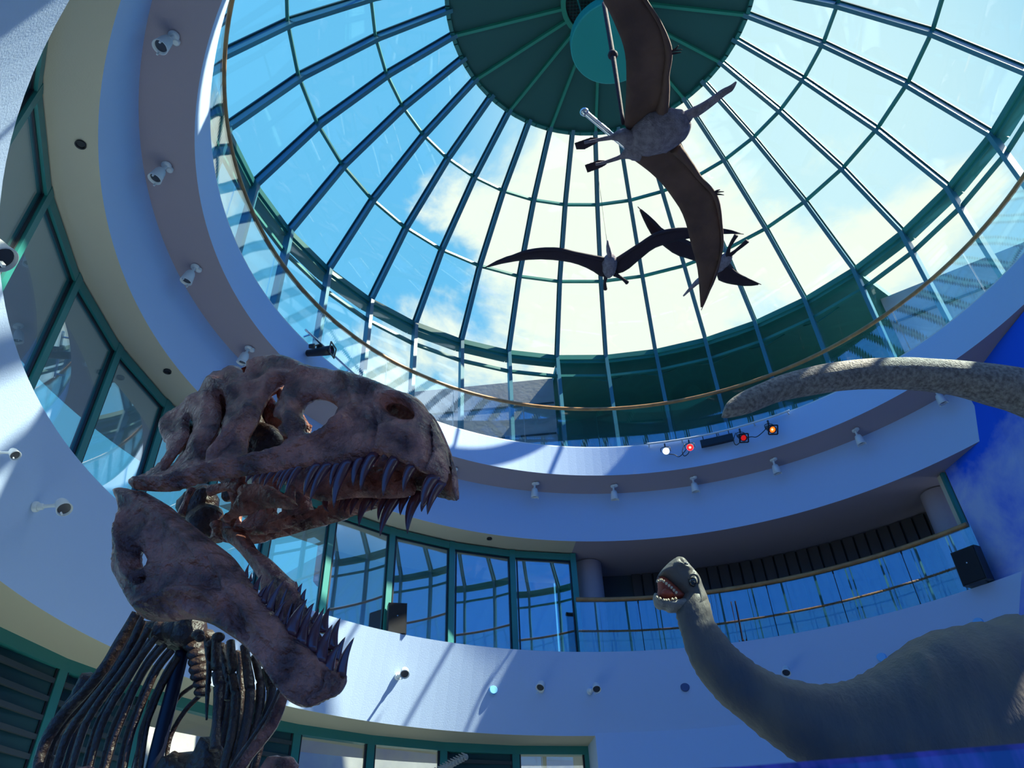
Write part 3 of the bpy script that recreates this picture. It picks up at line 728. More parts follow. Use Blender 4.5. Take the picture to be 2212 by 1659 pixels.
for (a, b, w_) in [((1500, 935), (1470, 1006), 30), ((1530, 935), (1505, 1018), 30), ((1572, 940), (1540, 1032), 32), ((1645, 942), (1590, 1095), 52), ((1690, 942), (1665, 1005), 28), ((1745, 940), (1706, 1062), 38), ((1812, 935), (1716, 1158), 64), ((1868, 930), (1838, 1032), 44), ((1945, 915), (1880, 1142), 66), ((1992, 940), (1964, 1012), 36), ((1200, 845), (1215, 960), 50), ((1390, 950), (1410, 1012), 34)]:
    p, q = Z1([a, b]); tooth(skull, p, q, w_ * PXM * .5, -.11, .10, 'tooth' if a[0] > 1300 else 'bone')
PXM2 = 0.3255 / 560.0 * 1.25
jaw = bpy.data.objects['lower_jaw']; fj = bpy.data.objects['lower_jaw_far_side']
for (a, b, w_) in [((1392, 135), (1408, 53), 18), ((1420, 165), (1426, 112), 14), ((1452, 222), (1493, 126), 26), ((1482, 268), (1530, 196), 22), ((1508, 305), (1577, 150), 30), ((1542, 352), (1640, 165), 36), ((1590, 402), (1655, 295), 26), ((1618, 432), (1642, 345), 22), ((1640, 455), (1662, 400), 20), ((1690, 512), (1792, 288), 66), ((1742, 562), (1802, 448), 38), ((1765, 578), (1835, 318), 50), ((1832, 620), (1906, 345), 58), ((1884, 692), (1960, 458), 62), ((1932, 765), (2006, 588), 54), ((2022, 782), (2105, 543), 48)]:
    p, q = Z2([a, b]); tooth(jaw, p, q, w_ * PXM2 * .5 * .92, mlat(*p), -.09)
for (a, b, w_) in [((1735, 252), (1760, 184), 24), ((1762, 292), (1786, 220), 24), ((1800, 382), (1838, 316), 26), ((1842, 455), (1870, 350), 38), ((1902, 500), (1942, 343), 48), ((1962, 610), (2013, 413), 50), ((1990, 690), (2046, 540), 40)]:
    p, q = Z2([a, b]); tooth(fj, p, q, w_ * PXM2 * .5, interp(p[0], [460, 640, 745], [-.17, -.12, -.04]), -.09)
for (a, b, w_) in [((1455, 235), (1478, 140), 18), ((1500, 300), (1536, 215), 20), ((1560, 370), (1600, 190), 28), ((1600, 400), (1668, 200), 30), ((1655, 460), (1700, 300), 30), ((1700, 500), (1722, 300), 26)]:
    p, q = Z2([a, b]); tooth(fj, p, q, w_ * PXM2 * .5, -.08, -.05)

# ribcage, neck and shoulder seen under the jaw
RF = Frame(SO - skn * 0.62, skn)
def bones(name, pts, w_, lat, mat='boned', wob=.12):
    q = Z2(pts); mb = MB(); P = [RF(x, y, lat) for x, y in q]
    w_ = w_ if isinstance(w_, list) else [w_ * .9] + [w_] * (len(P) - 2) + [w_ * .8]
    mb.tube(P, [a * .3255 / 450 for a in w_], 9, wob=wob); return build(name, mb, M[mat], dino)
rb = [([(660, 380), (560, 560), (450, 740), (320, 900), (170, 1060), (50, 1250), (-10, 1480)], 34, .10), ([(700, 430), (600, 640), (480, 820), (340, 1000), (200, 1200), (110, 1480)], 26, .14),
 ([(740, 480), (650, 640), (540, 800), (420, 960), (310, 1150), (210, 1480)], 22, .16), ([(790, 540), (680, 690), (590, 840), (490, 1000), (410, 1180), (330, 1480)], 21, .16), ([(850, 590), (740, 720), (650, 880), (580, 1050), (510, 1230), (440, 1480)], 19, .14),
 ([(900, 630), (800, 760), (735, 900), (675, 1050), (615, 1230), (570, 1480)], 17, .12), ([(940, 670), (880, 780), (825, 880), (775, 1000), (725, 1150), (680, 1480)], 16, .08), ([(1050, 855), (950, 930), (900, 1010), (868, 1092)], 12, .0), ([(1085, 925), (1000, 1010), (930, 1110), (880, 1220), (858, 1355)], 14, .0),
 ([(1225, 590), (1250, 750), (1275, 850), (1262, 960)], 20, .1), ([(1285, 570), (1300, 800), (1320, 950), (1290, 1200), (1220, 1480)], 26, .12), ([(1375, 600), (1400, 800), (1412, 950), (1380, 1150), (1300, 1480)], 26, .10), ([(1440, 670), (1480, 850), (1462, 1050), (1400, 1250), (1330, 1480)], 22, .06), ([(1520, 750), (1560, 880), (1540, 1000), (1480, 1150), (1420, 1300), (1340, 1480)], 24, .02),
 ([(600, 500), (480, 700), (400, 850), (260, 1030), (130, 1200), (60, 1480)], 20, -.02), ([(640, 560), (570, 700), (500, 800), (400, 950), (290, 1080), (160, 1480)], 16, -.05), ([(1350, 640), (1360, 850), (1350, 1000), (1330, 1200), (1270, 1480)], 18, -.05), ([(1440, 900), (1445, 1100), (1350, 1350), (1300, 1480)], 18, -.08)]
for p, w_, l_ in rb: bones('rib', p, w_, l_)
for j in range(10):      # far side ribs, deeper in the cage
    a, b = rb[min(j, 5)][0], rb[min(j + 1, 6)][0]; n_ = min(len(a), len(b))
    if j < 6: bones('rib', [((a[i][0] + b[i][0]) / 2 + 26, (a[i][1] + b[i][1]) / 2 - 12) for i in range(n_)], 19, -.16)
for x0, w_ in ((1215, 20), (1265, 22), (1335, 24), (1400, 22), (1470, 20), (1520, 20)):
    bones('rib', [(x0 - 10, 560 + (x0 - 1200) * .6), (x0 + 18, 760 + (x0 - 1200) * .3), (x0 + 22, 960), (x0 - 20, 1190), (x0 - 90, 1480)], w_, -.2)
bones('shoulder_blade', [(1650, 890), (1600, 1010), (1545, 1120), (1465, 1230), (1385, 1330), (1290, 1480)], [20, 34, 38, 36, 34, 38], .28, 'bone')
bones('collar_strut', [(1605, 890), (1560, 990), (1500, 1100), (1420, 1220), (1330, 1350), (1250, 1480)], 9, .32)
bones('hyoid', [(1130, 560), (1142, 750), (1132, 900), (1125, 1092)], [20, 14, 12, 5], .22)
bones('coracoid', [(1188, 550), (1192, 750), (1202, 900), (1190, 1100), (1182, 1290)], [26, 28, 22, 20, 30], .22)
bones('support_post', [(965, 640), (900, 900), (835, 1150), (750, 1500)], [40, 40, 40, 40], .05, 'post', 0)
# spine of the neck running back between the ribs
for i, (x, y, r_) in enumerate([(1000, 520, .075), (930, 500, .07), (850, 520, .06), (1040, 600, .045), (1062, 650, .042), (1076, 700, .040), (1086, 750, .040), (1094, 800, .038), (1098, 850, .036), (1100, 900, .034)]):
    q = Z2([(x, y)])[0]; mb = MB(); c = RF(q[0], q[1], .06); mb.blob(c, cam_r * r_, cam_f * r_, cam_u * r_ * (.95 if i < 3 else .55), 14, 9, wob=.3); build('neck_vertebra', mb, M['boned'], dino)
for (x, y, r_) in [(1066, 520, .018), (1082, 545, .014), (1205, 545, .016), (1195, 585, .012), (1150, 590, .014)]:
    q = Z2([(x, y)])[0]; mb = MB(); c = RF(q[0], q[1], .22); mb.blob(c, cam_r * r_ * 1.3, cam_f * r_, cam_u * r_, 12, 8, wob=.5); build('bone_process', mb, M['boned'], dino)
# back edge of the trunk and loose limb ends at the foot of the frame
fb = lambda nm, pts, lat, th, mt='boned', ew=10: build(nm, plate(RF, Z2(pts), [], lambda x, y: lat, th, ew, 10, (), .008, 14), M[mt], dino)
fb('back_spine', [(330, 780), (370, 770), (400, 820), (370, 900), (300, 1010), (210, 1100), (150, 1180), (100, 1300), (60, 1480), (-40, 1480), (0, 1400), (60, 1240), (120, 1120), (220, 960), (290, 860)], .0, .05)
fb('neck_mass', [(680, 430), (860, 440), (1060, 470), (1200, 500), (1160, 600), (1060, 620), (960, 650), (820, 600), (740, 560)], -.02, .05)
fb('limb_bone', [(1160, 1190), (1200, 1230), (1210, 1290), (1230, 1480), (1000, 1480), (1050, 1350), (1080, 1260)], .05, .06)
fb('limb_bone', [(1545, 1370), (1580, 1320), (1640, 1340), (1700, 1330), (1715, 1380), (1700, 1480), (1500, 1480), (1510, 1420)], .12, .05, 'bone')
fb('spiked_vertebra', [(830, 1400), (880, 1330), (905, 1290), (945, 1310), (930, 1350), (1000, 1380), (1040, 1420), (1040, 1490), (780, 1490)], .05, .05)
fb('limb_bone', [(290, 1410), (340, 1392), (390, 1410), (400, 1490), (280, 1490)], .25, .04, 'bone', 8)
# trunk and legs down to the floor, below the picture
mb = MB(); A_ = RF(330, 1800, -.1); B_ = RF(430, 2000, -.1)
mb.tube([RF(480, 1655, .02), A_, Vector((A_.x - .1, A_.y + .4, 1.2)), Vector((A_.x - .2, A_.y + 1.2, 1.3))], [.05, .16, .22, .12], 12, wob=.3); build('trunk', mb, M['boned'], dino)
for s_ in (-1, 1):
    h = Vector((A_.x - .1 + s_ * .25, A_.y + .5, 1.15)); mb = MB()
    mb.tube([h, h + Vector((.1, -.2, -.45)), h + Vector((0, .15, -.85)), Vector((h.x, h.y, .04)), Vector((h.x, h.y - .3, .035))], [.09, .06, .045, .05, .03], 9, wob=.2); build('leg', mb, M['boned'], dino)
mb = MB(); pb = RF(*Z2([(750, 1490)])[0], .05); mb.tube([pb, Vector((pb.x - .05, pb.y, .6)), Vector((pb.x - .05, pb.y, 0))], .029, 10); build('support_post', mb, M['post'], dino)

# ================================================================ flying reptiles hung under the dome
def zplane(z0, slope=0.0, c=None):
    """a nearly horizontal sheet: height z0 at c, dropping by slope metres per metre away from it"""
    def f(px, py, lat=0.0):
        z = z0
        for _ in range(12):
            p = atz(px, py, z); r_ = (Vector((p.x, p.y)) - Vector((c.x, c.y))).length if c else 0
            z = z * .5 + .5 * (z0 - slope * r_ + lat)
        return atz(px, py, z)
    f.n = Vector((0, 0, 1)); return f
c0 = atz(1420, 290, 8.6)
WP = zplane(8.6, .10, c0)
pt = empty('pterosaur', c0); tag(pt, 'large brown pterosaur with broad wings hanging below the green dome canopy', 'pterosaur')
up = Z3([(735, 0), (690, -150), (650, -290), (615, -430), (700, -380), (790, -260), (880, -130), (960, 0), (1010, 70), (1050, 140), (1084, 240), (1085, 290), (1078, 345), (1068, 400), (1075, 450), (1080, 540), (1100, 575), (1110, 640), (1040, 720), (930, 720), (850, 680), (855, 590), (860, 500), (862, 400), (858, 300), (840, 220), (810, 150), (780, 80)])
lo_ = Z3([(1000, 700), (1120, 700), (1160, 770), (1205, 880), (1245, 935), (1300, 990), (1332, 1040), (1346, 1100), (1360, 1170), (1370, 1250), (1366, 1330), (1355, 1400), (1330, 1480), (1290, 1560), (1254, 1640), (1248, 1560), (1240, 1440), (1226, 1370), (1202, 1290), (1180, 1190), (1150, 1110), (1110, 1050), (1060, 980), (1000, 920), (950, 880), (880, 830), (850, 790), (900, 740)])
build('wing', plate(WP, up, [], lambda x, y: 0, .018, 9, 9, [(Z3([(1085, 270), (900, 260)]), 6, -.012), (Z3([(1070, 420), (900, 430)]), 6, -.012)], .006, 16, flip=-1), M['wing'], pt)
build('wing', plate(WP, lo_, [], lambda x, y: 0, .018, 9, 9, [(Z3([(1010, 900), (1200, 860)]), 6, -.012), (Z3([(1200, 1240), (1350, 1150)]), 6, -.012)], .006, 16, flip=-1), M['wing'], pt)
def limb(parent, name, fr, pts, rad, mat, lat=-.04, n=8, zf=Z3, flat=1.0, wob=.1):
    q = zf(pts); P = [fr(x, y, lat if not isinstance(lat, list) else lat[i]) for i, (x, y) in enumerate(q)]
    mb = MB(); mb.tube(P, rad, n, wob=wob, flat=flat, flatdir=(0, 0, 1)); return build(name, mb, M[mat], parent)
k_ = 8.3 / F_PX * .40984
limb(pt, 'wing_bone', WP, [(1040, 640), (1065, 500), (1072, 400), (1085, 270), (1040, 130), (960, 0), (800, -260), (625, -430)], [40 * k_, 22 * k_, 15 * k_, 17 * k_, 10 * k_, 9 * k_, 6 * k_, 3 * k_], 'wing', -.03)
limb(pt, 'wing_bone', WP, [(1120, 780), (1190, 860), (1245, 935), (1330, 1035), (1360, 1180), (1362, 1330), (1300, 1530), (1256, 1635)], [34 * k_, 20 * k_, 14 * k_, 14 * k_, 9 * k_, 7 * k_, 5 * k_, 2 * k_], 'wing', -.03)
# body, neck, head with long beak
mb = MB(); a = WP(*Z3([(880, 770)])[0], -.05); b = WP(*Z3([(1130, 650)])[0], -.05)
mb.tube([a, a.lerp(b, .25), a.lerp(b, .6), b, WP(*Z3([(1180, 615)])[0], -.02)], [.10, .20, .25, .20, .10], 16, wob=.12, flat=.75); build('body', mb, M['fur'], pt)
limb(pt, 'neck', WP, [(1090, 680), (1150, 640), (1210, 590), (1235, 580)], [60 * k_, 44 * k_, 20 * k_, 22 * k_], 'fur', -.04)
limb(pt, 'head', WP, [(1190, 605), (1225, 590), (1290, 550), (1370, 490), (1412, 465), (1440, 432)], [14 * k_, 27 * k_, 22 * k_, 18 * k_, 15 * k_, 4 * k_], 'fur', -.04, wob=0)
for (p_, foot) in ((([(900, 745), (840, 718), (780, 725), (690, 742), (640, 752)]), [(588, 754), (598, 788), (642, 786), (695, 760), (722, 742), (715, 727), (676, 724), (640, 736)]), (([(930, 800), (880, 805), (830, 828), (740, 858), (700, 866)]), [(642, 870), (656, 910), (722, 886), (758, 866), (752, 846), (713, 844), (680, 857)])):
    lg = limb(pt, 'leg', WP, p_, [50 * k_, 40 * k_, 12 * k_, 8 * k_, 8 * k_], 'fur', -.06)
    build('webbed_foot', plate(WP, Z3(foot), [], lambda x, y: -.06, .022, 3, 3, (), .002, 10, flip=-1, sm=0), M['dwing'], lg)
for cl in ([[(1078, 285), (1110, 268), (1155, 262)], [(1085, 280), (1120, 258), (1135, 240)], [(1085, 285), (1125, 280), (1150, 276)]], [[(1320, 1020), (1345, 1012), (1376, 1010)], [(1322, 1016), (1340, 1005), (1356, 1000)], [(1322, 1024), (1350, 1024), (1376, 1028)]]):
    for c_ in cl: limb(pt, 'claw', WP, c_, [7 * k_, 5 * k_, 2 * k_], 'dwing', -.04, 6)
# the steel rods and wires it hangs from
mb = MB(); P0 = WP(*Z3([(845, 650)])[0], .05); P1 = atz(*Z3([(790, 290)])[0], 9.9); P2 = atz(*Z3([(744, 20)])[0], 11.2)
mb.tube([P0, P1, P2], [.02, .03, .03], 8); mb.blob(P1, Vector((.06, 0, 0)), Vector((0, .06, 0)), Vector((0, 0, .06)), 10, 6); build('hanging_rod', mb, M['dwing'], pt)
mb = MB(); q0 = WP(*Z3([(862, 778)])[0], .03); q1 = WP(*Z3([(640, 590)])[0], .25); mb.tube([q0, q0.lerp(q1, .5), q1], .032, 8); mb.blob(q1, Vector((.05, 0, 0)), Vector((0, .05, 0)), Vector((0, 0, .04)), 10, 6); build('spreader_rod', mb, M['chrome'], pt)
mb = MB(); T_ = Vector((dc.x + .2, dc.y - .3, dc.z)); mb.tube([WP(1440, 300, .2), WP(1440, 300, .2).lerp(T_, .5), T_], .006, 5); build('wire', mb, M['black'], pt)

def small_ptero(label, body_px, zc, wings, bones_, body, head, legs, slope, zoff=0):
    c = atz(*Z3([body_px])[0], zc); fr = zplane(zc, slope, c)
    o = empty('pterosaur', c); tag(o, label, 'pterosaur')
    kk = (c - CAM).dot(cam_f) / F_PX * .40984
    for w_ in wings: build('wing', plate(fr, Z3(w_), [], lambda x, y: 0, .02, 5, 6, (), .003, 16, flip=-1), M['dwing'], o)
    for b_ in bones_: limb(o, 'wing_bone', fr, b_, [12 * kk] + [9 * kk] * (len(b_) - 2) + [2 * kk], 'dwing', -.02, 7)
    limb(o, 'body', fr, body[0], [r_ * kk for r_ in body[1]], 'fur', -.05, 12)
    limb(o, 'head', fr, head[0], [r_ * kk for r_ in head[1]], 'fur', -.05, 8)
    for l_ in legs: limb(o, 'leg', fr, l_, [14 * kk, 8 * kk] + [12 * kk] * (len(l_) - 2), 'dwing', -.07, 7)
    mb = MB(); top = Vector((c.x * .9, c.y * .9, 16.2)); mb.tube([c, c.lerp(top, .5), top], .005, 5); build('wire', mb, M['black'], o)
small_ptero('small dark pterosaur with one wing stretched far left over the roof bars', (775, 1395), 13.3,
 [[(98, 1418), (200, 1360), (320, 1326), (480, 1308), (560, 1322), (640, 1345), (720, 1360), (790, 1380), (780, 1440), (740, 1468), (670, 1420), (590, 1388), (500, 1372), (380, 1366), (240, 1382)],
  [(790, 1370), (830, 1350), (880, 1320), (950, 1270), (1030, 1226), (1100, 1210), (1190, 1204), (1300, 1202), (1390, 1204), (1486, 1236), (1400, 1232), (1300, 1240), (1200, 1256), (1130, 1270), (1060, 1290), (1000, 1312), (930, 1370), (860, 1430), (800, 1448)]],
 [[(740, 1365), (600, 1335), (480, 1312), (320, 1330), (105, 1415)], [(810, 1370), (930, 1290), (1040, 1226), (1200, 1208), (1480, 1234)]],
 ([(775, 1352), (775, 1385), (770, 1430), (765, 1458)], [24, 40, 34, 14]), ([(775, 1350), (768, 1325), (764, 1300), (762, 1268)], [12, 12, 9, 3]),
 [[(755, 1450), (748, 1490), (750, 1524)], [(800, 1445), (840, 1468), (866, 1490)]], .04)
small_ptero('small dark pterosaur partly hidden behind the wing tip of the large one', (1370, 1370), 13.7,
 [[(920, 1085), (1000, 1150), (1060, 1215), (1150, 1250), (1210, 1278), (1300, 1310), (1380, 1340), (1380, 1400), (1290, 1400), (1200, 1368), (1120, 1345), (1050, 1292), (1000, 1250), (960, 1180)],
  [(1350, 1400), (1400, 1375), (1440, 1430), (1510, 1475), (1576, 1500), (1500, 1510), (1430, 1502), (1380, 1492), (1335, 1472)]],
 [[(1360, 1360), (1200, 1290), (1060, 1230), (922, 1090)], [(1380, 1380), (1440, 1440), (1572, 1500)]],
 ([(1405, 1340), (1380, 1370), (1340, 1410), (1310, 1430)], [20, 34, 30, 16]), ([(1300, 1440), (1250, 1475), (1220, 1500), (1162, 1560)], [14, 16, 12, 4]),
 [[(1395, 1345), (1405, 1300), (1440, 1240)], [(1400, 1350), (1440, 1320), (1500, 1270)]], .04)

# ================================================================ long-necked dinosaur
def loft(parent, name, secs, mat, fr, latk=.85, n=28, zf=Z4, rough=.0, lat=0.0, wr=0.0):
    """secs: (top point, bottom point) pairs of the traced side outline -> rounded trunk"""
    P = []; Rr = []; 
    tp = [fr(*zf([a])[0], lat) for a, b in secs]; bp = [fr(*zf([b])[0], lat) for a, b in secs]
    cs, _ = smoothpath([(a + b) / 2 for a, b in zip(tp, bp)], 0.1); hs, _ = smoothpath([(a - b) / 2 for a, b in zip(tp, bp)], 0.1)
    mb = MB(); vs = []
    for i, (c, h) in enumerate(zip(cs, hs)):
        ln = h.length; side = fr.n * ln * latk
        for k in range(n):
            a = 2 * math.pi * k / n; d = h * math.cos(a) + side * math.sin(a)
            vs.append(c + d * (1 + rough * noise.noise((c + d) * 3.5) + wr * noise.noise(Vector((i * 1.9, math.cos(a) * 1.3, math.sin(a) * 1.3)))))
    m = len(cs)
    fs = [(i * n + k, i * n + (k + 1) % n, (i + 1) * n + (k + 1) % n, (i + 1) * n + k) for i in range(m - 1) for k in range(n)]
    fs += [tuple(range(n))[::-1], tuple(range((m - 1) * n, m * n))]
    mb.add(vs, fs, 0, True); return build(name, mb, M[mat], parent)
sn = Vector((.15, -1, 0)).normalized()
SF_ = Frame(at(1500, 1300, 4.5), sn)
sau = empty('sauropod', (SF_(1900, 1659).x, SF_(1900, 1659).y, 0)); tag(sau, 'dark grey long-necked dinosaur model raising its open-mouthed head over the balcony', 'dinosaur')
secs = [((296, 935), (238, 965)), ((318, 975), (205, 1035)), ((336, 1030), (212, 1085)), ((352, 1088), (228, 1140)), ((398, 1150), (258, 1228)), ((450, 1208), (305, 1308)), ((520, 1260), (378, 1392)), ((600, 1300), (460, 1462)), ((700, 1328), (560, 1545)), ((765, 1334), (680, 1630)),
        ((850, 1325), (800, 1720)), ((930, 1292), (920, 1800)), ((1010, 1238), (1040, 1860)), ((1100, 1172), (1160, 1900)), ((1210, 1128), (1280, 1920)), ((1350, 1095), (1400, 1930)), ((1573, 1073), (1600, 1930)), ((1850, 1080), (1820, 1900)), ((2150, 1150), (2080, 1820)), ((2380, 1280), (2330, 1640)), ((2560, 1400), (2530, 1540))]
body = loft(sau, 'neck_and_body', secs, 'skin', SF_, .82, rough=.03, wr=.05)
# head: upper skull, lower jaw, mouth lining, teeth, eye
HL = .0
def hplate(name, pts, th, mat, lat=0.0, ew=14, parent=sau, g=4, rd=(), zf=ZH): return build(name, plate(SF_, zf(pts), [], lambda x, y: lat, th, ew, g, rd, .003, 12), M[mat], parent)
head = hplate('head', [(262, 500), (275, 455), (320, 382), (380, 312), (450, 242), (520, 190), (570, 172), (640, 190), (700, 230), (742, 290), (800, 360), (862, 430), (912, 520), (935, 600), (985, 705), (1030, 820), (1000, 980), (900, 1080), (760, 1050), (620, 1000), (560, 960), (640, 900), (720, 840), (718, 800), (690, 740), (600, 650), (500, 562), (430, 492), (345, 452), (300, 458), (272, 500), (268, 560), (248, 540)], .10, 'skin', 0, 34, rd=[(ZH([(500, 330), (600, 385), (720, 420), (790, 370)]), 4, .02), (ZH([(560, 250), (580, 300), (620, 360)]), 4, -.02), (ZH([(690, 230), (670, 290)]), 4, -.02), (ZH([(740, 420), (730, 560), (720, 700)]), 4, -.015), (ZH([(800, 440), (880, 520), (880, 600)]), 4, .02)])
jawl = hplate('lower_jaw', [(214, 760), (222, 710), (258, 682), (262, 740), (320, 806), (430, 826), (540, 808), (640, 790), (720, 790), (760, 860), (740, 960), (640, 985), (560, 985), (470, 990), (410, 942), (320, 938), (258, 900), (228, 840)], .075, 'belly', 0, 22)
hplate('mouth', [(268, 500), (300, 455), (350, 455), (430, 495), (500, 560), (600, 650), (700, 745), (722, 800), (640, 800), (540, 815), (430, 830), (310, 812), (262, 740), (290, 640)], .04, 'mouth', -.02, 10)
hplate('tongue', [(330, 660), (400, 620), (480, 650), (540, 720), (520, 780), (400, 790), (330, 740)], .035, 'mouth', .015, 12)
for (x, y) in [(282, 520), (318, 506), (338, 502), (372, 522), (412, 555), (452, 585), (490, 618), (525, 655), (560, 690)]:
    p = (x, y); mb = MB(); a = SF_(*ZH([(x, y - 12)])[0], .055); b = SF_(*ZH([(x - 4, y + 22)])[0], .055); mb.tube([a, a.lerp(b, .5), b], [.008, .008, .003], 7); build('tooth', mb, M['ivory'], sau)
for (x, y) in [(268, 755), (318, 775), (372, 795), (405, 800), (440, 795), (500, 785), (550, 775)]:
    mb = MB(); a = SF_(*ZH([(x, y + 18)])[0], .06); b = SF_(*ZH([(x, y - 14)])[0], .06); mb.tube([a, a.lerp(b, .5), b], [.008, .008, .003], 7); build('tooth', mb, M['ivory'], sau)
mb = MB(); c = SF_(*ZH([(806, 535)])[0], .092); mb.blob(c, cam_r * .023, cam_f * .020, cam_u * .030); build('eye', mb, M['eye'], head)
mb = MB(); c = SF_(*ZH([(806, 535)])[0], .085)
mb.tube([c + cam_r * .030 * math.cos(t) + cam_u * .040 * math.sin(t) + sn * .014 for t in [i * math.pi / 8 for i in range(-1, 8)]], .007, 8, wob=.2); build('eyelid', mb, M['skin'], head)
for (x, y) in ((600, 245), (700, 262)):
    mb = MB(); c = SF_(*ZH([(x, y)])[0], .088); mb.blob(c, cam_r * .015, cam_f * .013, cam_u * .009); build('nostril', mb, M['eye'], head)
# legs, out of the picture below
for (x, l_) in ((1060, .35), (1120, -.45), (2150, .4), (2250, -.4)):
    t_ = SF_(*Z4([(x, 1750)])[0], l_); mb = MB(); mb.tube([t_, Vector((t_.x, t_.y, t_.z * .55)), Vector((t_.x, t_.y, .25)), Vector((t_.x, t_.y, 0))], [.24, .17, .14, .17], 14); build('leg', mb, M['skin'], sau)
# skin folds on the neck, thigh folds
for i in range(13):
    pass

# the other dinosaur: only its raised tail reaches into view
TF = Frame(at(1700, 860, 6.7), Vector((.1, -1, 0)).normalized())
tl = empty('sauropod', (TF(2900, 1500).x, TF(2900, 1500).y, 0)); tag(tl, 'pale grey pebbled dinosaur tail reaching in from the right below the gallery', 'dinosaur')
ts = [((392, 244), (388, 266)), ((398, 226), (386, 272)), ((430, 200), (420, 270)), ((500, 164), (500, 250)), ((600, 122), (610, 208)), ((720, 88), (730, 182)), ((880, 64), (885, 158)), ((1040, 55), (1035, 152)), ((1200, 60), (1190, 158)), ((1350, 74), (1330, 180)), ((1470, 92), (1440, 208)), ((1573, 112), (1555, 240)), ((1750, 170), (1720, 320)), ((2000, 330), (1930, 520)), ((2260, 560), (2110, 760)), ((2480, 880), (2240, 1040)), ((2600, 1250), (2300, 1330)), ((2600, 1600), (2340, 1620)), ((2540, 1850), (2400, 1850))]
loft(tl, 'tail', ts, 'hide', TF, .95, 22, rough=.05)
for l_ in (-.3, .3):
    t_ = TF(*Z4([(2450, 1560)])[0], l_); mb = MB(); mb.tube([t_, Vector((t_.x, t_.y, t_.z * .5)), Vector((t_.x, t_.y, 0))], [.22, .18, .2], 12); build('leg', mb, M['hide'], tl)

# ================================================================ lamps, speakers, small fittings
def spot_proto():
    """ceiling spotlight in its own space: mount at the origin, hanging down -Z, aimed along +Y a little"""
    r = empty('track_spotlight', (0, 0, 0))
    mb = MB(); mb.lathe((0, 0, 0), (0, 0, -1), [(0, .062), (.022, .060), (.03, .045)], 20); build('mounting_plate', mb, M['white'], r)
    mb = MB(); mb.lathe((.05, -.035, 0), (0, 0, -1), [(0, .045), (.03, .045), (.04, .03)], 18); build('junction_cover', mb, M['white'], r)
    mb = MB(); mb.tube([(0, 0, -.02), (0, .01, -.07), (0, .03, -.11)], [.022, .02, .026], 10); build('arm', mb, M['white'], r)
    ax = Vector((.05, .22, -1)).normalized(); c = Vector((0, .03, -.10))
    mb = MB(); mb.lathe(c, ax, [(0, .03), (.015, .055), (.05, .068), (.13, .078), (.20, .088), (.205, .080), (.16, .066)], 24); cn = build('lamp_housing', mb, M['white'], r)
    mb = MB(); mb.lathe(c, ax, [(.165, .07), (.17, .068)], 20); build('lens', mb, M['lens'], r)
    mb = MB()
    for s_ in (-1, 1): mb.beam(c + ax * .2 + Vector((s_ * .075, 0, 0)), c + ax * .235 + Vector((s_ * .075, 0, 0)), .018, .018, (0, 1, 0))
    build('lens_clip', mb, M['white'], r)
    return r
AZS = [(-148.8, 'white ceiling spotlight nearest the upper left corner of the gallery soffit'), (-164.2, 'white ceiling spotlight, second down the left of the gallery soffit'), (-179.2, 'white ceiling spotlight, third down the left of the gallery soffit'), (165.1, 'white ceiling spotlight just above the skeleton skull crest'),
       (121.3, 'white ceiling spotlight just right of the skeleton snout tip'), (105.6, 'white ceiling spotlight on the soffit, second right of the skeleton snout'), (90.9, 'white ceiling spotlight on the soffit, left of the white stage light'), (76.4, 'white ceiling spotlight on the soffit just below the bright red stage light'),
       (62.0, 'white ceiling spotlight on the soffit below the amber stage light'), (47.5, 'white ceiling spotlight on the soffit below the middle of the grey tail'), (33.5, 'white ceiling spotlight nearest the blue mural, under the grey tail')]
pr_ = spot_proto()
for i, (az, lb) in enumerate(AZS):
    o = pr_ if i == 0 else copy_tree(pr_)
    o.location = cyl(9.33, az, 11.475); o.rotation_euler = (0, 0, R(az - 90)); tag(o, lb, 'spotlight', 'spotlights under the gallery soffit')

def wall_spot():
    """wall spotlight: plate at the origin on a wall whose normal is +Y; lamp hangs on an arm"""
    r = empty('wall_spotlight', (0, 0, 0))
    mb = MB(); mb.lathe((0, 0, 0), (0, 1, 0), [(0, .06), (.03, .06), (.045, .05)], 20); build('mounting_plate', mb, M['white'], r)
    mb = MB(); mb.lathe((0, .04, .0), (0, 1, 0), [(0, .04), (.05, .036), (.06, .025)], 14); build('knuckle', mb, M['white'], r)
    mb = MB(); mb.tube([(0, .07, 0), (0, .18, .01), (.01, .26, .01)], [.022, .02, .028], 10); build('arm', mb, M['white'], r)
    c = Vector((.0, .265, .05)); ax = Vector((.30, .62, -.72)).normalized()
    mb = MB(); mb.lathe(c - ax * .02, ax, [(0, .028), (.015, .052), (.05, .066), (.13, .074), (.18, .084), (.185, .076), (.15, .064)], 24); build('lamp_housing', mb, M['white'], r)
    mb = MB(); mb.lathe(c, ax, [(.135, .068), (.14, .066)], 20); build('lens', mb, M['lens'], r)
    mb = MB(); mb.beam(c + ax * .17 + Vector((.05, 0, -.06)), c + ax * .21 + Vector((.05, 0, -.06)), .018, .018, (0, 1, 0)); build('lens_clip', mb, M['white'], r)
    return r
def w3r(z): return 10.09 + (6.79 - z) / 1.96 * .61
ws = wall_spot(); first = True
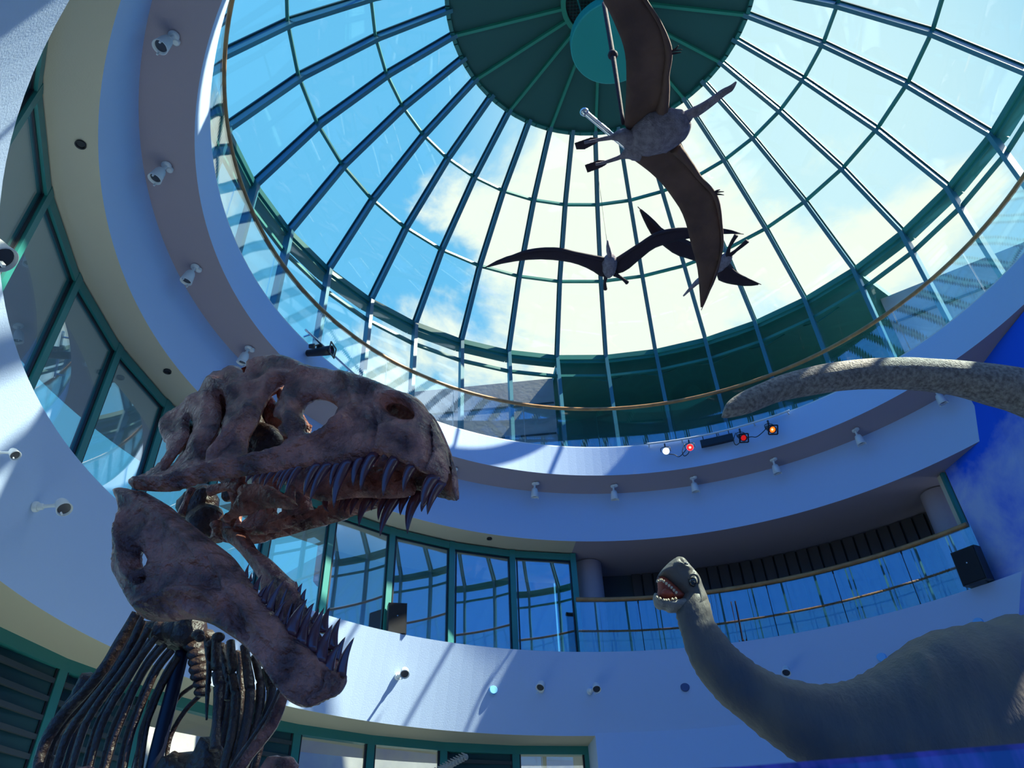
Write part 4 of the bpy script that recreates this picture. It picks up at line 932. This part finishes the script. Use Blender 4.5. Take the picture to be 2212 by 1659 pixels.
for az, z, lb, yaw in [(-177.0, 5.84, 'white wall spotlight on the left balcony parapet, facing down to the right', 0), (-145.9, 7.0, 'white wall spotlight cut off by the left picture edge beside the windows', 0), (-168.9, 5.87, 'white wall spotlight barely showing at the left edge, in the sun', 0),
                       (126.4, 5.84, 'sunlit white wall spotlight casting a shadow right of the skeleton jaw', 0), (104.7, 5.86, 'cream wall spotlight on the balcony parapet, first right of the sun patch', -.2), (97.5, 5.84, 'white wall spotlight on the parapet between two cover plates, facing the viewer', .3), (69.4, 5.87, 'small dark-lensed wall spotlight resting in the curve of the grey neck', .3)]:
    o = ws if first else copy_tree(ws); first = False
    z_ = 5.85 if z > 6.6 else z
    if z > 6.6: o.scale = (1.25, 1.25, 1.25)
    if az == -168.9: o.scale = (.62, .62, .62)
    o.location = cyl(w3r(z_) - .01, az, z_); o.rotation_euler = (0, 0, R(az + 90) + yaw); tag(o, lb, 'spotlight', 'wall spotlights on the balcony parapet')
for az, z, lb, m_ in [(111.9, 5.81, 'small round blue cover plate right of the sun patch', 'cover'), (83.5, 5.86, 'small dark round cover plate left of the grey neck', 'coverd'), (56.1, 5.89, 'small round pale blue cover plate above the grey back', 'cover'), (43.0, 6.1, 'small round pale blue cover plate near the right end of the parapet', 'cover')]:
    if 'cover' not in M:
        M['cover'] = princ('pale_blue_cover', (0.20, 0.55, 0.95), 0.4); M['coverd'] = princ('dark_blue_cover', (0.07, 0.11, 0.25), 0.5)
    rad = (cyl(1, az, 0) - cyl(0, az, 0)).normalized(); mb = MB(); mb.lathe(cyl(w3r(z) + .01, az, z), -rad, [(0, .085), (.02, .085), (.03, .07)], 20)
    o = build('cover_plate', mb, M[m_], loc=cyl(w3r(z), az, z)); tag(o, lb, 'cover plate', 'round cover plates on the parapet')
for az, lb in [(-156.5, 'dark recessed downlight in the beige soffit at upper left'), (172.8, 'dark recessed downlight in the beige soffit above the skeleton skull'), (112.6, 'dark recessed downlight in the soffit above the middle windows')]:
    mb = MB(); c = cyl(10.13, az, 9.925); mb.lathe(c, (0, 0, -1), [(-.03, .05), (.012, .058), (.014, .045), (-.005, .040)], 18, 0)
    o = build('recessed_downlight', mb, M['black'], loc=c); tag(o, lb, 'downlight', 'recessed downlights in the balcony soffit')

# stage lights on the gallery rail
M['redlens'] = princ('lit_red_gel', (0.5, 0.01, 0.01), 0.3, emit=(1.0, 0.02, 0.03), estr=1.6)
M['dredlens'] = princ('lit_dark_red_gel', (0.4, 0.01, 0.01), 0.3, emit=(0.8, 0.015, 0.01), estr=.6)
M['amber'] = princ('lit_orange_gel', (0.6, 0.12, 0.01), 0.3, emit=(1.0, 0.16, 0.01), estr=1.6)
M['whitelens'] = princ('lit_white_lens', (0.9, 0.9, 1), 0.2, emit=(0.85, 0.92, 1.0), estr=2.2)
M['hot'] = princ('glowing_bulb', (1, 0.8, 0.4), 0.3, emit=(1.0, 0.62, 0.25), estr=3.0)
M['purple'] = princ('purple_gel', (0.28, 0.16, 0.75), 0.3, emit=(0.30, 0.18, 0.8), estr=.25)
def stage_light(label, top, ax, ln, r0, r1, lens, hot, body='black', square=True):
    o = empty('stage_light', top); tag(o, label, 'stage light', 'stage lights clamped to the gallery rail')
    ax = Vector(ax).normalized(); c = Vector(top) + Vector((0, 0, -.16))
    side = ax.cross(Vector((0, 0, 1))).normalized()
    mb = MB(); mb.beam(Vector(top) + Vector((0, 0, .04)), Vector(top) + Vector((0, 0, -.05)), .035, .03, side); build('clamp', mb, M['black'], o)
    mb = MB(); mb.tube([c - side * (r1 + .015), c - side * (r1 + .01) + Vector((0, 0, .09)), Vector(top) + Vector((0, 0, -.04)), c + side * (r1 + .01) + Vector((0, 0, .09)), c + side * (r1 + .015)], .008, 6); build('yoke', mb, M['black'], o)
    mb = MB(); a = c - ax * ln * .5; mb.lathe(a, ax, [(0, r0 * .5), (.02, r0 * .85), (ln * .3, r0), (ln * .75, r1), (ln, r1), (ln, r1 * .86), (ln * .8, r1 * .8)], 22); hb = build('lamp_housing', mb, M[body], o)
    mb = MB(); mb.lathe(a, ax, [(ln * .86, r1 * .86), (ln * .88, r1 * .84)], 22); ln_ = build('lens', mb, M[lens], o)
    if hot:
        mb = MB(); mb.blob(a + ax * ln * .89, side * r1 * .28, side.cross(ax) * r1 * .28, ax * .012, 10, 6); build('bulb_glow', mb, M[hot], ln_)
    if square:
        u2 = side.cross(ax).normalized(); e = r1 * 1.22; mb = MB(); f0 = a + ax * (ln + .006)
        for s_ in (-1, 1):
            mb.beam(f0 + side * e * s_ - u2 * e, f0 + side * e * s_ + u2 * e, r1 * .35, .012, ax); mb.beam(f0 + u2 * e * s_ - side * e, f0 + u2 * e * s_ + side * e, r1 * .35, .012, ax)
        build('gel_frame', mb, M['black'], o)
    return o, c
def aim(p, dx=0.0, dz=-.3):
    v = (CAM - Vector(p)); v.z *= .7; v = v.normalized() + cam_r * dx + Vector((0, 0, dz)); return v
LG = []
for px, py, lb, dx, dz, ln, r0, r1, lens, hot, bd, sq in [
 (1436, 962, 'silver stage light with a white beam, leftmost of the four on the rail', .05, .0, .20, .07, .085, 'whitelens', None, 'chrome', False),
 (1488, 954, 'stage light with bright red round lens beside the white one', .0, .0, .20, .07, .085, 'redlens', 'hot', 'chrome', False),
 (1598, 930, 'black stage light with a dim dark red square-framed lens', .30, -.35, .34, .06, .072, 'dredlens', None, 'black', True),
 (1659, 912, 'black stage light with glowing orange lens, rightmost on the rail', .35, -.35, .36, .06, .075, 'amber', 'hot', 'black', True)]:
    tp = None
    d = ray(px, py); # intersect with the cylinder that carries the batten
    a_ = d.x ** 2 + d.y ** 2; b_ = 2 * (CAM.x * d.x + CAM.y * d.y); c_ = CAM.x ** 2 + CAM.y ** 2 - (8.55 * S) ** 2
    t_ = (-b_ + math.sqrt(b_ * b_ - 4 * a_ * c_)) / (2 * a_); tp = CAM + d * t_
    o, c = stage_light(lb, tp, aim(tp, dx, dz), ln, r0, r1, lens, hot, bd, sq); LG.append((o, tp, c))
pipe = empty('lighting_pipe', cyl(8.62, 70, 12.4)); tag(pipe, 'white curved pipe along the gallery edge carrying four stage lights', 'pipe')
mb = MB(); mb.tube([cyl(8.62, a, 12.42) for a in range(56, 85, 4)], .02, 10); build('tube', mb, M['white'], pipe)
mb = MB()
for a in (56.5, 63, 70, 77, 83.5): mb.beam(cyl(8.62, a, 12.42), cyl(8.81, a, 12.42), .03, .02, (0, 0, 1))
build('stand_off', mb, M['white'], pipe)
mb = MB(); pts = [cyl(8.63, a, 12.14) for a in (67.4, 69.4, 71.4, 73.6)]
for p, q in zip(pts[:-1], pts[1:]): mb.beam(p, q, .09, .15, (0, 0, 1), ext=.005)
for a in (68, 70.3, 73): mb.beam(cyl(8.63, a, 12.2), cyl(8.63, a, 12.42), .015, .015, (1, 0, 0))
o = build('socket_box', mb, M['black'], loc=pts[0]); tag(o, 'long black socket box hanging under the white lighting pipe', 'electrical box')
for (i, j, sag, lb) in ((0, 1, .22, 'black cable looping between the white and bright red stage lights'), (2, 3, .15, 'black cable looping between the dark red and orange stage lights')):
    a, b = LG[i][2], LG[j][2] + Vector((0, 0, .1)); mb = MB(); m_ = a.lerp(b, .5) + Vector((0, 0, -sag)); mb.tube([a + Vector((0, 0, -.06)), a.lerp(m_, .6), m_, m_.lerp(b, .6) + Vector((0, 0, -.03)), b], .009, 6)
    o = build('cable', mb, M['black'], loc=a); tag(o, lb, 'cable')
for i, lb in ((1, 'black cable loop hanging below the bright red stage light'), (2, 'short black cable loop left of the dark red stage light')):
    c = LG[i][2] + cam_r * (-.10); mb = MB(); mb.tube([c + Vector((0, 0, .1)), c + cam_r * -.08 + Vector((0, 0, -.08)), c + cam_r * -.06 + Vector((0, 0, -.2)), c + cam_r * .04 + Vector((0, 0, -.13)), c + cam_r * .08 + Vector((0, 0, 0))], .009, 6)
    o = build('cable', mb, M['black'], loc=c); tag(o, lb, 'cable')
# the fixture by the left curve of the gallery, above the skull
def on_cyl(px, py, r):
    d = ray(px, py); a_ = d.x ** 2 + d.y ** 2; b_ = 2 * (CAM.x * d.x + CAM.y * d.y); c_ = CAM.x ** 2 + CAM.y ** 2 - (r * S) ** 2
    return CAM + d * ((-b_ + math.sqrt(b_ * b_ - 4 * a_ * c_)) / (2 * a_))
mb = MB(); p0 = on_cyl(660, 712, 8.45); p1 = on_cyl(765, 808, 8.45); mb.tube([p0, p0.lerp(p1, .5) + (p0.lerp(p1, .5)).normalized() * 0, p1], .02, 8)
for t in (.1, .9): q = p0.lerp(p1, t); mb.beam(q, q + Vector((q.x, q.y, 0)).normalized() * .14, .02, .02, (0, 0, 1))
o = build('lighting_pipe', mb, M['chrome'], loc=p0); tag(o, 'short grey pipe on the gallery edge behind the skull crest', 'pipe')
tp = on_cyl(692, 745, 8.45); o, c = stage_light('black stage light with purple lens above the skull crest', tp, cam_r + Vector((0, -.25, -.05)), .50, .07, .085, 'purple', None, 'black', True)
mb = MB(); mb.beam(tp, c, .05, .05, cam_r); mb.box(tp + Vector((0, 0, -.06)), cam_r * .05, cam_u * .05, cam_f * .04); build('bracket', mb, M['black'], o)
mb = MB(); q = on_cyl(668, 748, 8.45); mb.lathe(q, cam_r, [(0, .04), (.09, .05)], 14); mb.beam(q, tp, .02, .02, cam_f); build('dimmer_knob', mb, M['black'], o)

# loudspeakers on the parapet
def speaker(label, c, w_, h_, d_, nrm, tilt):
    o = empty('loudspeaker', c); tag(o, label, 'loudspeaker', 'black loudspeakers on the balcony parapet')
    nrm = Vector(nrm).normalized(); up_ = Vector((0, 0, 1)); sd_ = nrm.cross(up_).normalized()
    up_ = (up_ * math.cos(tilt) + sd_ * math.sin(tilt)); sd_ = nrm.cross(up_).normalized(); cc = Vector(c) + up_ * h_ / 2
    mb = MB(); mb.box(cc, sd_ * w_ / 2, up_ * h_ / 2, nrm * d_ / 2); build('cabinet', mb, M['black'], o)
    mb = MB(); mb.box(cc + nrm * (d_ / 2 + .006), sd_ * w_ * .46, up_ * h_ * .47, nrm * .008); build('grille', mb, M['grille'], o)
    mb = MB(); mb.lathe(cc + nrm * (d_ / 2 + .014) + up_ * h_ * .08, nrm, [(0, .012), (.005, .012)], 12); build('badge', mb, M['chrome'], o)
    mb = MB(); mb.beam(Vector(c) + Vector((0, 0, .03)), Vector(c) + Vector((0, 0, -.01)), w_ * .6, d_ * .7, nrm); build('foot', mb, M['black'], o)
rad = (cyl(1, 127, 0) - cyl(0, 127, 0)).normalized()
speaker('black loudspeaker on the parapet in front of the middle window frames', cyl(10.3, 127.2, 6.80), .34, .58, .26, (CAM.x + 6.2 * S + 1.5, CAM.y - 8.2 * S, -1.6), .02)
rad = (cyl(1, 38, 0) - cyl(0, 38, 0)).normalized()
speaker('black loudspeaker on the parapet against the blue sky mural', cyl(9.93, 40.4, 6.80), .42, .60, .22, -rad + Vector((-.1, 0, -.1)), -.03)

# glossy purple display edge close to the viewer, bottom right
M['purpleedge'] = princ('violet_panel_painted_reflections', (0.16, 0.10, 0.50), 0.12, col2=(0.02, 0.05, 0.26), vscale=7, stretch=(6, 1, 1.5), spec=0.9, lo=.4, hi=.6)  # stretched two-tone noise paints streaky reflections into the base colour
d0 = .78
P_ = [at(1330, 1668, d0), at(1600, 1654, d0), at(1850, 1634, d0), at(2080, 1614, d0), at(2320, 1596, d0), at(2700, 1600, d0)]
mb = MB(); vs = []
for i, p in enumerate(P_):
    t = P_[min(i + 1, 5)] - P_[max(i - 1, 0)]; t.normalize(); nrm = Vector((t.y, -t.x, 0)).normalized()
    if nrm.dot(CAM - p) < 0: nrm = -nrm
    for a, b in ((0, -.006), (.004, 0), (.012, 0), (.02, -.008), (.022, -.5), (0, -.5)): vs.append(p - nrm * a + Vector((0, 0, b)))
K = 6; fs = [(i * K + k, i * K + (k + 1) % K, (i + 1) * K + (k + 1) % K, (i + 1) * K + k) for i in range(5) for k in range(K)] + [tuple(range(K))[::-1], tuple(range(5 * K, 6 * K))]
mb.add(vs, fs, 0, False); base = P_[2].copy()
q = P_[2]
pn = empty('display_panel', (q.x, q.y, 0)); tag(pn, 'glossy violet display panel edge blurred in the bottom right foreground', 'display panel')
build('panel', mb, M['purpleedge'], pn)
for p in (P_[1], P_[4]):
    mb = MB(); mb.beam(Vector((p.x, p.y + .012, p.z - .45)), Vector((p.x, p.y + .012, 0)), .05, .03, (0, 1, 0)); build('post', mb, M['black'], pn)

# tip of a smaller skeleton poking into the picture at the bottom edge
M['palebone'] = princ('pale_bone', (0.50, 0.46, 0.38), 0.6, bump=0.6, bscale=60)
a = at(1010, 1634, 4.6); b = at(940, 1672, 4.7); c_ = at(800, 1780, 4.9)
sp = empty('skeleton_tail', (c_.x, c_.y, 0)); tag(sp, 'pale spiny tail tip of a small skeleton rising at the bottom edge', 'skeleton')
mb = MB(); mb.tube([a, a.lerp(b, .5), b, c_, Vector((c_.x, c_.y, .5)), Vector((c_.x, c_.y, 0))], [.006, .016, .022, .03, .03, .05], 8); build('tail_core', mb, M['palebone'], sp)
for i in range(12):
    t = (i + .5) / 12; p = a.lerp(b, t); mb = MB(); mb.tube([p, p + (cam_u * .8 - cam_r * .5) * .018, p + (cam_u * .8 - cam_r * .9) * .034], [.011, .007, .002], 6); mb.blob(p, cam_r * .014, cam_f * .018, cam_u * .018, 8, 5); build('vertebra', mb, M['palebone'], sp)
